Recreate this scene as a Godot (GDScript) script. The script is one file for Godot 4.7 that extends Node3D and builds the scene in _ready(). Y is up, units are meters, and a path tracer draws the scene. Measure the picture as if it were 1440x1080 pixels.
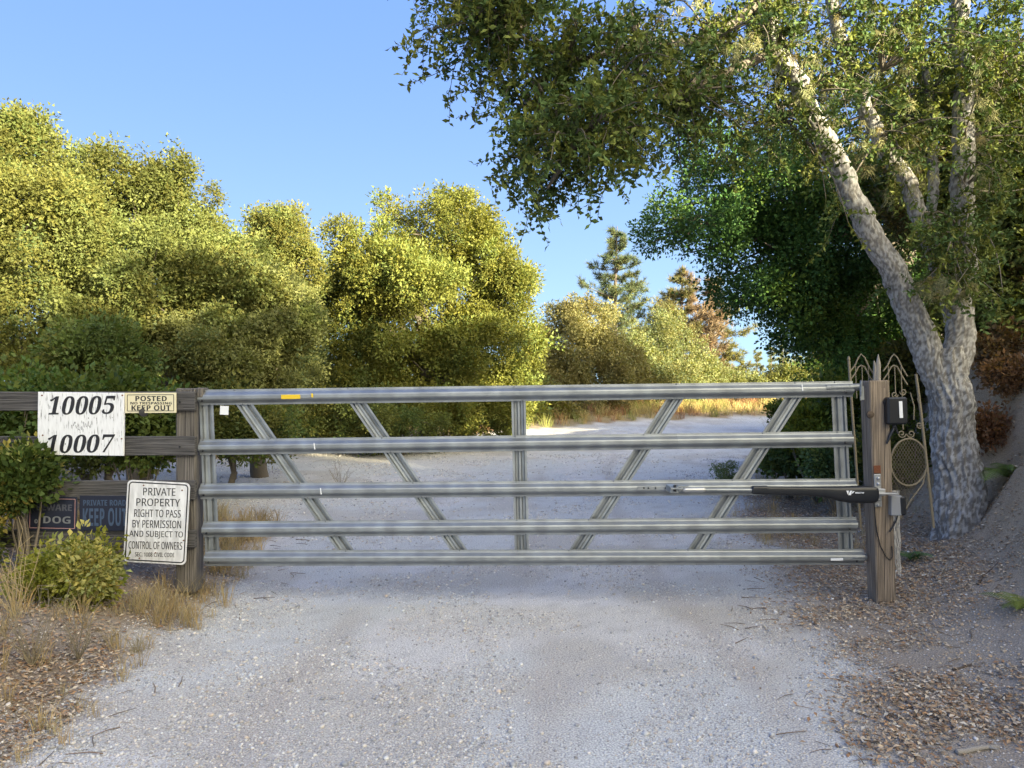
extends Node3D

const F := 1060.0     # focal length in photo pixels
const EYE := 1.55     # eye height above the driveway
const HY := 551.0     # photo row of the horizon
var rng := RandomNumberGenerator.new()
var noise := FastNoiseLite.new()
var names := {}
var org := Vector3.ZERO
var t_grain: Texture2D
var t_wood_y: Texture2D
var M := {}

# ------------------------------------------------------------------ mesh builder
class MB:
	var v := PackedVector3Array()
	var c := PackedColorArray()
	var ix := PackedInt32Array()
	var o := Vector3.ZERO
	var col := Color(1, 1, 1)
	var smooth := false
	func vert(p: Vector3) -> int:
		v.append(p - o)
		c.append(col)
		return v.size() - 1
	func tri(a: int, b: int, d: int):
		ix.append(a); ix.append(b); ix.append(d)
	func quad(a: int, b: int, d: int, e: int):
		tri(a, b, d); tri(a, d, e)
	func tri3(a: Vector3, b: Vector3, d: Vector3):
		var i := vert(a)
		vert(b); vert(d)
		tri(i, i + 1, i + 2)
	func quad4(a: Vector3, b: Vector3, d: Vector3, e: Vector3):
		var i := vert(a)
		vert(b); vert(d); vert(e)
		quad(i, i + 1, i + 2, i + 3)
	func box(ctr: Vector3, size: Vector3, b := Basis.IDENTITY, bev := 0.0):
		# chamfered box: each face inset by bev, joined by bevel strips and corner triangles
		var h := size * 0.5
		bev = min(bev, min(h.x, min(h.y, h.z)) * 0.9)
		var idx := {}
		for sx in [-1, 1]:
			for sy in [-1, 1]:
				for sz in [-1, 1]:
					for ax in 3:
						var p := Vector3(sx * h.x, sy * h.y, sz * h.z)
						for k in 3:
							if k != ax:
								p[k] -= sign(p[k]) * bev
						idx[[sx, sy, sz, ax]] = vert(ctr + b * p)
		for ax in 3:
			var u := (ax + 1) % 3
			var w := (ax + 2) % 3
			for s in [-1, 1]:
				var q := []
				for uv in [[-1, -1], [1, -1], [1, 1], [-1, 1]]:
					var k := [0, 0, 0, ax]
					k[ax] = s; k[u] = uv[0]; k[w] = uv[1]
					q.append(idx[k])
				if s > 0: q.reverse()
				quad(q[0], q[1], q[2], q[3])
		if bev <= 0.0: return
		for ax in 3:   # edges along ax
			var u := (ax + 1) % 3
			var w := (ax + 2) % 3
			for su in [-1, 1]:
				for sw in [-1, 1]:
					var a := [0, 0, 0, u]; a[u] = su; a[w] = sw; a[ax] = -1
					var b2 := a.duplicate(); b2[ax] = 1
					var c2 := b2.duplicate(); c2[3] = w
					var d2 := a.duplicate(); d2[3] = w
					if su * sw > 0: quad(idx[a], idx[d2], idx[c2], idx[b2])
					else: quad(idx[a], idx[b2], idx[c2], idx[d2])
		for sx in [-1, 1]:
			for sy in [-1, 1]:
				for sz in [-1, 1]:
					if sx * sy * sz > 0: tri(idx[[sx, sy, sz, 0]], idx[[sx, sy, sz, 2]], idx[[sx, sy, sz, 1]])
					else: tri(idx[[sx, sy, sz, 0]], idx[[sx, sy, sz, 1]], idx[[sx, sy, sz, 2]])
	func tube(pts: Array, radii, sides := 8, cap := true):
		var n := pts.size()
		var prev := Vector3.ZERO
		var first := -1
		for i in n:
			var t: Vector3 = (pts[min(i + 1, n - 1)] - pts[max(i - 1, 0)]).normalized()
			if prev == Vector3.ZERO:
				prev = (Vector3.RIGHT if abs(t.x) < 0.8 else Vector3.UP)
			var a := (prev - t * prev.dot(t)).normalized()
			prev = a
			var b := t.cross(a)
			var r: float = radii[i] if radii is Array else radii
			for k in sides:
				var an := TAU * k / sides
				var j := vert(pts[i] + (a * cos(an) + b * sin(an)) * r)
				if first < 0: first = j
		for i in n - 1:
			for k in sides:
				var p := first + i * sides + k
				var q := first + i * sides + (k + 1) % sides
				quad(p, q, q + sides, p + sides)
		if cap:
			for e in 2:
				var s := first if e == 0 else first + (n - 1) * sides
				var m := vert(pts[0] if e == 0 else pts[n - 1])
				for k in sides:
					if e == 0: tri(m, s + (k + 1) % sides, s + k)
					else: tri(m, s + k, s + (k + 1) % sides)
	func extrude(p0: Vector3, p1: Vector3, out: Vector3, prof: Array, cuts := 1):
		# a sheet with the section prof (across, outwards), 3 mm thick, from p0 to p1
		var dir := (p1 - p0).normalized()
		var ac := out.cross(dir).normalized()
		if abs(ac.y) > 0.2 and ac.y < 0: ac = -ac
		var loop := []
		for q in prof: loop.append(q)
		for k in range(prof.size() - 1, -1, -1): loop.append(Vector2(prof[k].x, prof[k].y - 0.003))
		var m := loop.size()
		for s in cuts:
			var a := p0.lerp(p1, float(s) / cuts)
			var b := p0.lerp(p1, float(s + 1) / cuts)
			for k in m:
				var u: Vector2 = loop[k]
				var w: Vector2 = loop[(k + 1) % m]
				quad4(a + ac * u.x + out * u.y, b + ac * u.x + out * u.y, b + ac * w.x + out * w.y, a + ac * w.x + out * w.y)
	func soup() -> MB:
		# unshare the corners, so that copies can be joined without an index
		var nv := PackedVector3Array()
		var nc := PackedColorArray()
		for i in ix:
			nv.append(v[i])
			nc.append(c[i])
		v = nv
		c = nc
		ix = PackedInt32Array()
		return self
	func mesh() -> ArrayMesh:
		var ar := []
		ar.resize(Mesh.ARRAY_MAX)
		ar[Mesh.ARRAY_VERTEX] = v
		ar[Mesh.ARRAY_COLOR] = c
		if ix.size(): ar[Mesh.ARRAY_INDEX] = ix
		if smooth:
			var nr := PackedVector3Array()
			nr.resize(v.size())
			for i in range(0, ix.size(), 3):
				var f := (v[ix[i + 2]] - v[ix[i]]).cross(v[ix[i + 1]] - v[ix[i]])
				nr[ix[i]] += f; nr[ix[i + 1]] += f; nr[ix[i + 2]] += f
			for i in nr.size(): nr[i] = nr[i].normalized() if nr[i].length() > 1e-12 else Vector3.UP
			ar[Mesh.ARRAY_NORMAL] = nr
		var me := ArrayMesh.new()
		me.add_surface_from_arrays(Mesh.PRIMITIVE_TRIANGLES, ar)
		return me

# many copies of one clump joined into one mesh, each in one of a few tints
class Leaves:
	var v := PackedVector3Array()
	var c := PackedColorArray()
	var src: MB
	var tints := []
	func _init(clump: MB, base: Array, kv: float, r: RandomNumberGenerator):
		src = clump
		for b in base:
			var row := []
			for i in 9:
				var f := 1.0 + kv * (i / 4.0 - 1.0)
				var h := r.randf_range(-kv, kv) * 0.45
				var t := Color(b.r * f * (1 + h), b.g * f, b.b * f * (1 - h))
				var a := PackedColorArray()
				for q in clump.c: a.append(Color(q.r * t.r, q.g * t.g, q.b * t.b))
				row.append(a)
			tints.append(row)
	func add(b: Basis, p: Vector3, tint: int, tone: int):
		v.append_array(Transform3D(b, p) * src.v)
		c.append_array(tints[tint][clampi(tone, 0, 8)])
	func mesh() -> ArrayMesh:
		var ar := []
		ar.resize(Mesh.ARRAY_MAX)
		ar[Mesh.ARRAY_VERTEX] = v
		ar[Mesh.ARRAY_COLOR] = c
		var me := ArrayMesh.new()
		me.add_surface_from_arrays(Mesh.PRIMITIVE_TRIANGLES, ar)
		return me

# ------------------------------------------------------------------ small helpers
func P(px: float, py: float, d: float) -> Vector3:
	return Vector3((px - 720.0) / F * d, EYE - (py - HY) / F * d, -d)
func numbered(n: String) -> String:
	if not names.has(n):
		names[n] = 0
		return n
	names[n] += 1
	return "%s_%03d" % [n, names[n]]
func mb(smooth := false) -> MB:
	var m := MB.new()
	m.o = org
	m.smooth = smooth
	return m
func tag(o: Node, label: String, category: String, group := "", kind := ""):
	o.set_meta("label", label)
	if category: o.set_meta("category", category)
	if group: o.set_meta("group", group)
	if kind: o.set_meta("kind", kind)
func thing(called: String, at: Vector3, label: String, category: String, group := "") -> Node3D:
	var o := Node3D.new()
	o.name = numbered(called)
	add_child(o)
	o.position = at
	org = at
	tag(o, label, category, group)
	return o
func put(called: String, m, mat: Material, parent: Node) -> MeshInstance3D:
	var o := MeshInstance3D.new()
	o.name = called
	o.mesh = m.mesh() if m is MB else m
	o.material_override = mat
	parent.add_child(o, true)
	return o
func struct(called: String, m: MB, mat: Material) -> MeshInstance3D:
	var o := put(called, m, mat, self)
	o.set_meta("kind", "structure")
	o.set_meta("label", called.replace("_", " "))
	return o
func scatter(called: String, mesh: Mesh, mat: Material, buf: PackedFloat32Array, parent: Node) -> MultiMeshInstance3D:
	var mm := MultiMesh.new()
	mm.transform_format = MultiMesh.TRANSFORM_3D
	mm.use_colors = true
	mm.mesh = mesh
	mm.instance_count = buf.size() / 16
	mm.buffer = buf
	var o := MultiMeshInstance3D.new()
	o.name = called
	o.multimesh = mm
	o.material_override = mat
	parent.add_child(o, true)
	return o
func add_inst(buf: PackedFloat32Array, b: Basis, p: Vector3, c: Color):
	buf.append_array(PackedFloat32Array([b.x.x, b.y.x, b.z.x, p.x, b.x.y, b.y.y, b.z.y, p.y, b.x.z, b.y.z, b.z.z, p.z, c.r, c.g, c.b, 1.0]))
func rnd_dir() -> Vector3:
	var z := rng.randf_range(-1, 1)
	var a := rng.randf() * TAU
	var r := sqrt(1.0 - z * z)
	return Vector3(r * cos(a), z, r * sin(a))
func basis_y(d: Vector3, s: float) -> Basis:
	var r := rnd_dir()
	var x := d.cross(r)
	if x.length() < 0.01: x = d.cross(Vector3(r.y, r.z, -r.x) + Vector3(0.3, 0.1, 0))
	x = x.normalized()
	return Basis(x * s, d * s, x.cross(d) * s)
func table(t: Array, d: float) -> float:
	if d <= t[0][0]: return t[0][1]
	for i in range(1, t.size()):
		if d <= t[i][0]:
			return lerpf(t[i - 1][1], t[i][1], (d - t[i - 1][0]) / (t[i][0] - t[i - 1][0]))
	return t[-1][1]
func vary(c: Color, k: float) -> Color:
	var f := 1.0 + rng.randf_range(-k, k)
	var h := rng.randf_range(-k, k) * 0.4
	return Color(c.r * f * (1 + h), c.g * f, c.b * f * (1 - h))

# ------------------------------------------------------------------ the lie of the land
const RIGHT := [[-60, 2.2], [0, 1.7], [3.2, 1.6], [4.1, 1.8], [5.5, 2.05], [6, 2.2], [10, 3.1], [15, 4.6], [18, 6.8], [20, 9.5], [22, 14.5], [25, 25], [29, 45], [31, 80]]
const LEFT := [[-60, -2.6], [0, -2.3], [3.2, -2.15], [5.3, -2.25], [5.8, -2.25], [7, -2.5], [8.6, -2.9], [9.6, -4.6], [11, -6.5], [13.9, -6.6], [16.4, -3.7], [21, -0.4], [26, 4.4], [28.5, 10], [30, 18], [32, 45], [33, 80]]
const BANK := [[-60, 4.0], [0, 3.3], [3, 3.2], [5, 3.35], [6.0, 3.75], [6.5, 3.98], [8, 4.15], [12, 5.0], [16, 7.2], [20, 11], [24, 18], [30, 34], [60, 80]]
func H(x: float, z: float) -> float:
	var d := -z
	var y := 0.0
	if d > 6.0: y = 0.028 * (min(d, 40.0) - 6.0) * smoothstep(5.0, 9.0, d)
	if d > 40.0: y -= 0.012 * (d - 40.0)
	var re := table(RIGHT, d)
	var le := table(LEFT, d)
	var near := 1.0 - smoothstep(6.5, 9.5, d)
	y += near * 0.19 * smoothstep(0.0, 0.7, le - x) + near * 0.05 * max(0.0, le - x - 0.6)
	if d > 8.0: y += 0.12 * smoothstep(0.0, 2.0, le - x)
	var be := table(BANK, d)
	var fade := 1.0 - smoothstep(14.0, 30.0, d)
	y += 0.34 * smoothstep(0.55, 1.7, x - re) * fade
	var t := x - be
	y += fade * (1.75 * smoothstep(-0.1, 1.0, t) + 0.22 * clampf(t - 1.0, 0.0, 14.0))
	y += fade * smoothstep(-0.5, 0.3, t) * smoothstep(6.0, 3.0, t) * (noise.get_noise_3d(x * 22.0, 40, z * 22.0) * 0.20 + noise.get_noise_3d(x * 70.0, 41, z * 70.0) * 0.09)
	# the ridge behind the viewer that keeps the low sun off the driveway
	var a := x * 0.72 + z * 0.69
	var q := x * 0.69 - z * 0.72
	y += 2.2 * exp(-pow((a - 25.0) / 8.5, 2.0)) * smoothstep(-22.0, -10.0, q) * (1.0 - smoothstep(5.0, 11.0, q))
	var road := smoothstep(0.25, -0.25, x - re) * smoothstep(-0.25, 0.25, x - le)
	y += noise.get_noise_3d(x * 9.0, 0, z * 9.0) * lerpf(0.05, 0.012, road)
	y += noise.get_noise_3d(x * 40.0, 7, z * 40.0) * lerpf(0.022, 0.006, road)
	return y
func on_road(x: float, z: float) -> float:   # metres inside the driveway's edge
	var d := -z
	var w := noise.get_noise_2d(x * 14.0 + 90.0, z * 14.0) * 0.35
	return min(table(RIGHT, d) - x, x - table(LEFT, d)) + w
func n01(x: float, z: float, f: float, o: float) -> float:
	return clampf(noise.get_noise_3d(x * f, o, z * f) * 1.3 + 0.5, 0, 1)
func ground_color(x: float, z: float) -> Color:
	var d := -z
	var r := on_road(x, z)
	var gravel := Color(0.685, 0.69, 0.665).lerp(Color(0.60, 0.56, 0.50), smoothstep(0.5, 0.85, n01(x, z, 8.0, 3)) * 0.8)
	gravel = gravel.lerp(Color(0.74, 0.72, 0.69), smoothstep(0.55, 0.8, n01(x, z, 11.0, 50)))
	# brown wheel track
	var bend: float = 0.012 * max(0.0, d - 7.0) * max(0.0, d - 7.0)
	var tr: float = 0.0
	for tx in [0.14, -1.15, 1.25]:
		tr += exp(-pow((x - tx - bend - 0.05 * sin(d * 1.7 + tx)) / 0.10, 2.0)) * smoothstep(0.25, 0.7, n01(x, z * 0.35, 16.0, 120 + tx * 10.0))
	gravel = gravel.lerp(Color(0.54, 0.485, 0.425), min(tr, 1.0) * 0.65)
	var soil := Color(0.26, 0.20, 0.145).lerp(Color(0.37, 0.31, 0.245), n01(x, z, 12.0, 20))
	if x > 0 and d < 30:
		soil = soil.lerp(Color(0.40, 0.35, 0.29), smoothstep(0.35, 0.7, n01(x, z, 7.0, 31)) * 0.8)
		var bank: float = smoothstep(-0.6, 0.4, x - table(BANK, d)) * (1.0 - smoothstep(7.5, 9.0, d))
		soil = soil.lerp(Color(0.55, 0.42, 0.28), bank * (0.65 + 0.45 * n01(x, z, 20.0, 90)))
	if d > 9.0:
		var dry := Color(0.42, 0.33, 0.16).lerp(Color(0.34, 0.22, 0.12), n01(x, z, 6.0, 77))
		soil = soil.lerp(dry, smoothstep(20.0, 26.0, d))
	var fleck := noise.get_noise_3d(x * 110.0, 9, z * 110.0)
	gravel = gravel.lerp(Color(0.52, 0.50, 0.475), smoothstep(0.1, 0.5, fleck) * 0.55)
	return soil.lerp(gravel, smoothstep(-0.22, 0.18, r))
func axis(lo: float, a: float, b: float, hi: float, fine: float, grow: float) -> PackedFloat32Array:
	var left := []
	var s := fine
	var p := a
	while p > lo:
		s *= grow
		p -= s
		left.append(p)
	left.reverse()
	var out := PackedFloat32Array(left)
	p = a
	while p < b:
		out.append(p)
		p += fine
	s = fine
	while p < hi:
		out.append(p)
		s *= grow
		p += s
	out.append(hi)
	return out
func build_ground():
	var xs := axis(-400, -7.0, 5.4, 400, 0.085, 1.09)
	var zs := axis(-700, -15.0, -2.3, 120, 0.085, 1.07)
	var nx := xs.size()
	var nz := zs.size()
	var pos := PackedVector3Array()
	var cols := PackedColorArray()
	for j in nz:
		for i in nx:
			pos.append(Vector3(xs[i], H(xs[i], zs[j]), zs[j]))
			cols.append(ground_color(xs[i], zs[j]))
	var nr := PackedVector3Array()
	nr.resize(pos.size())
	var road_ix := PackedInt32Array()
	var soil_ix := PackedInt32Array()
	for j in nz - 1:
		for i in nx - 1:
			var a := j * nx + i
			var q := [a, a + nx, a + 1, a + 1, a + nx, a + nx + 1]
			for k in [0, 3]:
				var f := (pos[q[k + 1]] - pos[q[k]]).cross(pos[q[k + 2]] - pos[q[k]])
				for e in 3: nr[q[k + e]] += f
			var swapped := PackedInt32Array([q[0], q[2], q[1], q[3], q[5], q[4]])
			if on_road(xs[i] + 0.03, zs[j] + 0.03) > 0.0 and zs[j] > -60.0: road_ix.append_array(swapped)
			else: soil_ix.append_array(swapped)
	for i in nr.size(): nr[i] = nr[i].normalized()
	for which in 2:
		# keep only the vertices that this sheet uses
		var src := soil_ix if which == 0 else road_ix
		var map := {}
		var vv := PackedVector3Array()
		var vn := PackedVector3Array()
		var vc := PackedColorArray()
		var ii := PackedInt32Array()
		for k in src:
			if not map.has(k):
				map[k] = vv.size()
				vv.append(pos[k]); vn.append(nr[k]); vc.append(cols[k])
			ii.append(map[k])
		var ar := []
		ar.resize(Mesh.ARRAY_MAX)
		ar[Mesh.ARRAY_VERTEX] = vv
		ar[Mesh.ARRAY_NORMAL] = vn
		ar[Mesh.ARRAY_COLOR] = vc
		ar[Mesh.ARRAY_INDEX] = ii
		var me := ArrayMesh.new()
		me.add_surface_from_arrays(Mesh.PRIMITIVE_TRIANGLES, ar)
		var o := put("ground" if which == 0 else "gravel_road", me, M.ground, self)
		o.set_meta("kind", "structure")
		o.set_meta("label", "bare earth verges, bank and hillside" if which == 0 else "pale gravel driveway")

# ------------------------------------------------------------------ materials
func gray_tex(size: int, freq: float, lo: float, hi: float, sx := 1.0, sy := 1.0, seed_ := 1, oct := 4, power := 1.0, warp := 0.0) -> ImageTexture:
	# tileable by blending over the edges
	var n := FastNoiseLite.new()
	n.seed = seed_
	n.frequency = freq
	n.fractal_octaves = oct
	n.noise_type = FastNoiseLite.TYPE_SIMPLEX_SMOOTH
	if warp > 0.0:
		n.domain_warp_enabled = true
		n.domain_warp_amplitude = warp
		n.domain_warp_frequency = freq * 0.4
	var data := PackedByteArray()
	data.resize(size * size)
	for y in size:
		for x in size:
			var fx := float(x) / size
			var fy := float(y) / size
			# wrap both ways on a torus-like blend
			var a := n.get_noise_2d(x * sx, y * sy)
			var b := n.get_noise_2d((x - size) * sx, y * sy)
			var c := n.get_noise_2d(x * sx, (y - size) * sy)
			var bx := smoothstep(0.8, 1.0, fx)
			var by := smoothstep(0.8, 1.0, fy)
			var t := lerpf(lerpf(a, b, bx), c, by)
			t = pow(clampf(t * 1.1 + 0.5, 0, 1), power)
			data[y * size + x] = int(clampf(lerpf(lo, hi, t), 0, 1) * 255)
	var im := Image.create_from_data(size, size, false, Image.FORMAT_L8, data)
	im.convert(Image.FORMAT_RGB8)
	return ImageTexture.create_from_image(im)
func mat(c: Color, rough := 0.8, metal := 0.0, vc := false) -> StandardMaterial3D:
	var m := StandardMaterial3D.new()
	m.albedo_color = c.linear_to_srgb()
	m.roughness = rough
	m.metallic = metal
	m.vertex_color_use_as_albedo = vc
	return m
func tex(m: StandardMaterial3D, t: Texture2D, scale: Vector3, bump := 0.0, world := false):
	m.albedo_texture = t
	m.uv1_triplanar = true
	m.uv1_world_triplanar = world
	m.uv1_scale = scale
	if bump != 0.0:
		m.heightmap_enabled = true
		m.heightmap_texture = t
		m.heightmap_scale = bump
func leaf_mat(back: float, rough := 0.45) -> StandardMaterial3D:
	var m := mat(Color(1, 1, 1), rough, 0.0, true)
	m.metallic_specular = 0.25
	m.backlight_enabled = true
	m.backlight = Color(back, back, back * 0.45)
	m.cull_mode = BaseMaterial3D.CULL_DISABLED
	return m
func make_materials():
	t_grain = gray_tex(512, 0.11, 0.72, 1.0, 1, 1, 5, 4)
	var t_soft := gray_tex(256, 0.02, 0.84, 1.0, 1, 1, 9, 3)
	t_wood_y = gray_tex(256, 0.05, 0.45, 1.0, 2.4, 0.10, 11, 4, 0.8, 12.0)
	var t_wood_x := gray_tex(256, 0.05, 0.45, 1.0, 0.10, 2.4, 12, 4, 0.8, 12.0)
	var t_paint := gray_tex(256, 0.05, 0.6, 1.0, 2.6, 0.3, 21, 5, 0.10)
	M.ground = mat(Color(1, 1, 1), 0.95, 0.0, true)
	tex(M.ground, t_grain, Vector3.ONE * 1.3, 1.5, true)
	M.stone = mat(Color(1, 1, 1), 0.85, 0.0, true)
	M.litter = leaf_mat(0.2, 0.7)
	M.leaf = leaf_mat(0.85, 0.5)
	M.gloss_leaf = leaf_mat(0.6, 0.5)
	M.needle = leaf_mat(0.25, 0.6)
	M.dry = leaf_mat(0.3, 0.8)
	M.steel = mat(Color(0.36, 0.385, 0.40), 0.44, 0.65)
	tex(M.steel, t_soft, Vector3(0.9, 0.9, 0.9))
	M.pipe = mat(Color(0.26, 0.28, 0.30), 0.5, 0.6)
	tex(M.pipe, t_soft, Vector3(6, 6, 6))
	M.zinc = mat(Color(0.48, 0.49, 0.5), 0.4, 0.8)
	M.rust = mat(Color(0.20, 0.07, 0.03), 0.9)
	tex(M.rust, t_grain, Vector3(4, 4, 4))
	M.wood_post = mat(Color(0.36, 0.285, 0.21), 0.9)
	tex(M.wood_post, t_wood_y, Vector3(5, 1.3, 5), 0.5)
	M.wood_old = mat(Color(0.21, 0.19, 0.17), 0.9)
	tex(M.wood_old, t_wood_y, Vector3(5, 1.3, 5), 0.5)
	M.wood_board = mat(Color(0.135, 0.13, 0.13), 0.9)
	tex(M.wood_board, t_wood_x, Vector3(1.3, 5, 5), 0.5)
	M.knot = mat(Color(0.09, 0.065, 0.045), 0.9)
	M.white_paint = mat(Color(0.80, 0.82, 0.85), 0.6)
	tex(M.white_paint, t_paint, Vector3(2.1, 2.1, 2.1), 0.05)
	M.black_paint = mat(Color(0.012, 0.012, 0.016), 0.5)
	M.sign_white = mat(Color(0.80, 0.81, 0.83), 0.4)
	tex(M.sign_white, gray_tex(256, 0.02, 0.86, 1.0, 2.0, 0.4, 33, 4), Vector3(2, 2, 2))
	M.cream = mat(Color(0.72, 0.66, 0.45), 0.5)
	M.navy = mat(Color(0.012, 0.016, 0.034), 0.35)
	M.navy_letter = mat(Color(0.045, 0.075, 0.135), 0.5)
	M.dark_letter = mat(Color(0.07, 0.075, 0.10), 0.5)
	M.gray_letter = mat(Color(0.16, 0.17, 0.19), 0.5)
	M.pink = mat(Color(0.42, 0.24, 0.24), 0.5)
	M.black_plastic = mat(Color(0.012, 0.014, 0.018), 0.38)
	M.white_plastic = mat(Color(0.78, 0.8, 0.82), 0.4)
	M.gray_box = mat(Color(0.25, 0.26, 0.28), 0.5)
	M.yellow = mat(Color(0.75, 0.52, 0.02), 0.5)
	M.iron = mat(Color(0.33, 0.28, 0.19), 0.85)
	tex(M.iron, t_grain, Vector3(3, 3, 3))
	M.bark = mat(Color(1, 1, 1), 0.92, 0.0, true)
	tex(M.bark, t_grain, Vector3(3, 3, 3), 1.0)
	M.branch = mat(Color(0.17, 0.145, 0.115), 0.9)
	M.pale_stick = mat(Color(0.42, 0.38, 0.32), 0.9)
	tex(M.pale_stick, t_grain, Vector3(4, 4, 4), 0.4)
	M.dark_stick = mat(Color(0.11, 0.085, 0.065), 0.9)
	M.rope = mat(Color(0.62, 0.60, 0.56), 0.9)

# ------------------------------------------------------------------ leaves
func leaf(m: MB, p: Vector3, dir: Vector3, up: Vector3, ln: float, wd: float, four := false):
	var side := dir.cross(up).normalized()
	var nrm := side.cross(dir).normalized()
	if four:   # a cupped blade: two halves, each with its own slope
		var b := p
		var t := p + dir * ln - nrm * ln * 0.12
		var mid := p + dir * ln * 0.5
		var l := mid + side * wd * 0.5 + nrm * wd * 0.18
		var r := mid - side * wd * 0.5 + nrm * wd * 0.18
		m.tri3(b, l, mid); m.tri3(mid, l, t); m.tri3(b, mid, r); m.tri3(mid, t, r)
	else:
		var l := p + dir * ln * 0.45 + side * wd * 0.5
		var r := p + dir * ln * 0.45 - side * wd * 0.5
		m.tri3(p, l, p + dir * ln)
		m.tri3(p, p + dir * ln, r)
func clump_mesh(n: int, rad: float, ln: float, wd: float, sd: int, four := false, up_bias := 0.35, one := false) -> MB:
	rng.seed = sd
	var m := MB.new()
	for i in n:
		var d := rnd_dir()
		d.y = d.y * 0.8 + up_bias
		var p := d * rad * pow(rng.randf(), 0.45)
		var dir := (d + rnd_dir() * 0.8).normalized()
		var up := (rnd_dir() + Vector3(0, 0.5, 0)).normalized()
		m.col = Color(1, 1, 1) * rng.randf_range(0.86, 1.14)
		if one:
			var sw := dir.cross(up).normalized() * wd * rng.randf_range(0.4, 0.65)
			m.tri3(p - sw, p + sw, p + dir * ln * rng.randf_range(0.7, 1.25))
		else: leaf(m, p, dir, up, ln * rng.randf_range(0.7, 1.25), wd * rng.randf_range(0.7, 1.2), four)
	return m.soup()
func twig_mesh(n: int, length: float, ln: float, wd: float, sd: int) -> MB:
	rng.seed = sd
	var m := MB.new()
	m.col = Color(0.9, 0.75, 0.6)
	var pts := []
	var q := Vector3.ZERO
	var d := Vector3(0, 1, 0)
	for i in 6:
		pts.append(q)
		d = (d + rnd_dir() * 0.22).normalized()
		q += d * length / 5.0
	m.tube([pts[0], pts[2], pts[5]], [0.0026, 0.002, 0.001], 3, false)
	for i in n:
		var t := pow((i + rng.randf()) / n, 0.8) * 4.99
		var b: Vector3 = pts[int(t)].lerp(pts[int(t) + 1], t - int(t))
		var out := (rnd_dir() + Vector3(0, 0.55, 0)).normalized()
		m.col = Color(1, 1, 1) * rng.randf_range(0.7, 1.3)
		leaf(m, b, out, rnd_dir(), ln * rng.randf_range(0.6, 1.2), wd * rng.randf_range(0.7, 1.2), true)
	return m.soup()
func needle_mesh(n: int, ln: float, wd: float, sd: int) -> MB:
	rng.seed = sd
	var m := MB.new()
	for i in n:
		var d := (rnd_dir() + Vector3(0, 0.7, 0)).normalized()
		var p := Vector3(0, rng.randf() * ln * 0.7, 0)
		var s := d.cross(rnd_dir()).normalized() * wd
		m.col = Color(1, 1, 1) * rng.randf_range(0.7, 1.3)
		m.tri3(p - s, p + s, p + d * ln * rng.randf_range(0.7, 1.1))
	return m.soup()
# a crown: clumps spread over knobs that sit on the lobes
func crown(parent: Node3D, called: String, lobes: Array, n: int, clump: MB, m: Material, col: Color, kv: float, sd: int, scl := 1.0, knobs := 24, knob_r := 0.35, floor_gap := 0.1, alt := Color(-1, 0, 0), alt_share := 0.0) -> MeshInstance3D:
	rng.seed = sd
	var lv := Leaves.new(clump, [col, alt] if alt.r >= 0 else [col], kv * 1.5, rng)
	var ks := []
	var total := 0.0
	for lb in lobes:
		var c: Vector3 = lb[0]
		var r: Vector3 = lb[1]
		var mean := (r.x + r.y + r.z) / 3.0
		for k in knobs:
			var d := rnd_dir()
			if noise.get_noise_3dv((c + d * r) * 16.0) < -0.22: continue   # hollows between the sprays
			var big := rng.randf()
			var kr := mean * knob_r * lerpf(0.5, 1.4, big * big)
			ks.append([c + d * r * lerpf(1.08, 0.62, big), kr, d, rng.randi_range(1, 7), rng.randf() < alt_share, 1.0])
			total += kr * kr
		ks.append([c, mean * 0.66, Vector3.UP, 4, false, 0.45])
		total += mean * mean * 0.2
	for kb in ks:
		var kr: float = kb[1]
		var cnt := int(round(n * kr * kr * kb[5] / total))
		# a knob is a spray: longer along its own axis than across
		var axis_: Vector3 = (kb[2] + rnd_dir() * 0.5 + Vector3(0, 0.35, 0)).normalized()
		for i in cnt:
			var d: Vector3 = (rnd_dir() + kb[2] * 0.4).normalized()
			var p: Vector3 = d * kr * (0.3 + 0.75 * sqrt(rng.randf()))
			p += axis_ * axis_.dot(p) * 0.55
			if rng.randf() < 0.07: p *= rng.randf_range(1.1, 1.6)
			p += kb[0]
			if p.y < H(p.x, p.z) + floor_gap: continue
			var dd: Vector3 = (d + rnd_dir() * 0.7 + Vector3(0, 0.25, 0)).normalized()
			lv.add(basis_y(dd, scl * rng.randf_range(0.65, 1.3)), p - parent.position, 1 if kb[4] and alt.r >= 0 else 0, kb[3] + rng.randi_range(-2, 2))
		# shoots that stand out from the spray
		if kb[5] == 1.0:
			for sh in 2:
				var dv: Vector3 = (kb[2] * 0.7 + rnd_dir() + Vector3(0, 0.45, 0)).normalized()
				var ln: float = kr * rng.randf_range(0.35, 0.8)
				for w in 3:
					var q: Vector3 = kb[0] + dv * (kr * 0.9 + ln * w / 2.0) + rnd_dir() * 0.04
					if q.y < H(q.x, q.z) + floor_gap: continue
					lv.add(basis_y((dv + rnd_dir() * 0.4).normalized(), scl * lerpf(0.85, 0.4, w / 2.0)), q - parent.position, 1 if kb[4] and alt.r >= 0 else 0, kb[3] + rng.randi_range(-2, 2))
	return put(called, lv.mesh(), m, parent)
func lobe(px: float, py: float, rx: float, ry: float, d: float, rz := -1.0) -> Array:
	var k := d / F
	return [P(px, py + ry * 0.08, d), Vector3(rx * k, ry * k, (rx * k if rz < 0 else rz)) * 0.9]
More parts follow.
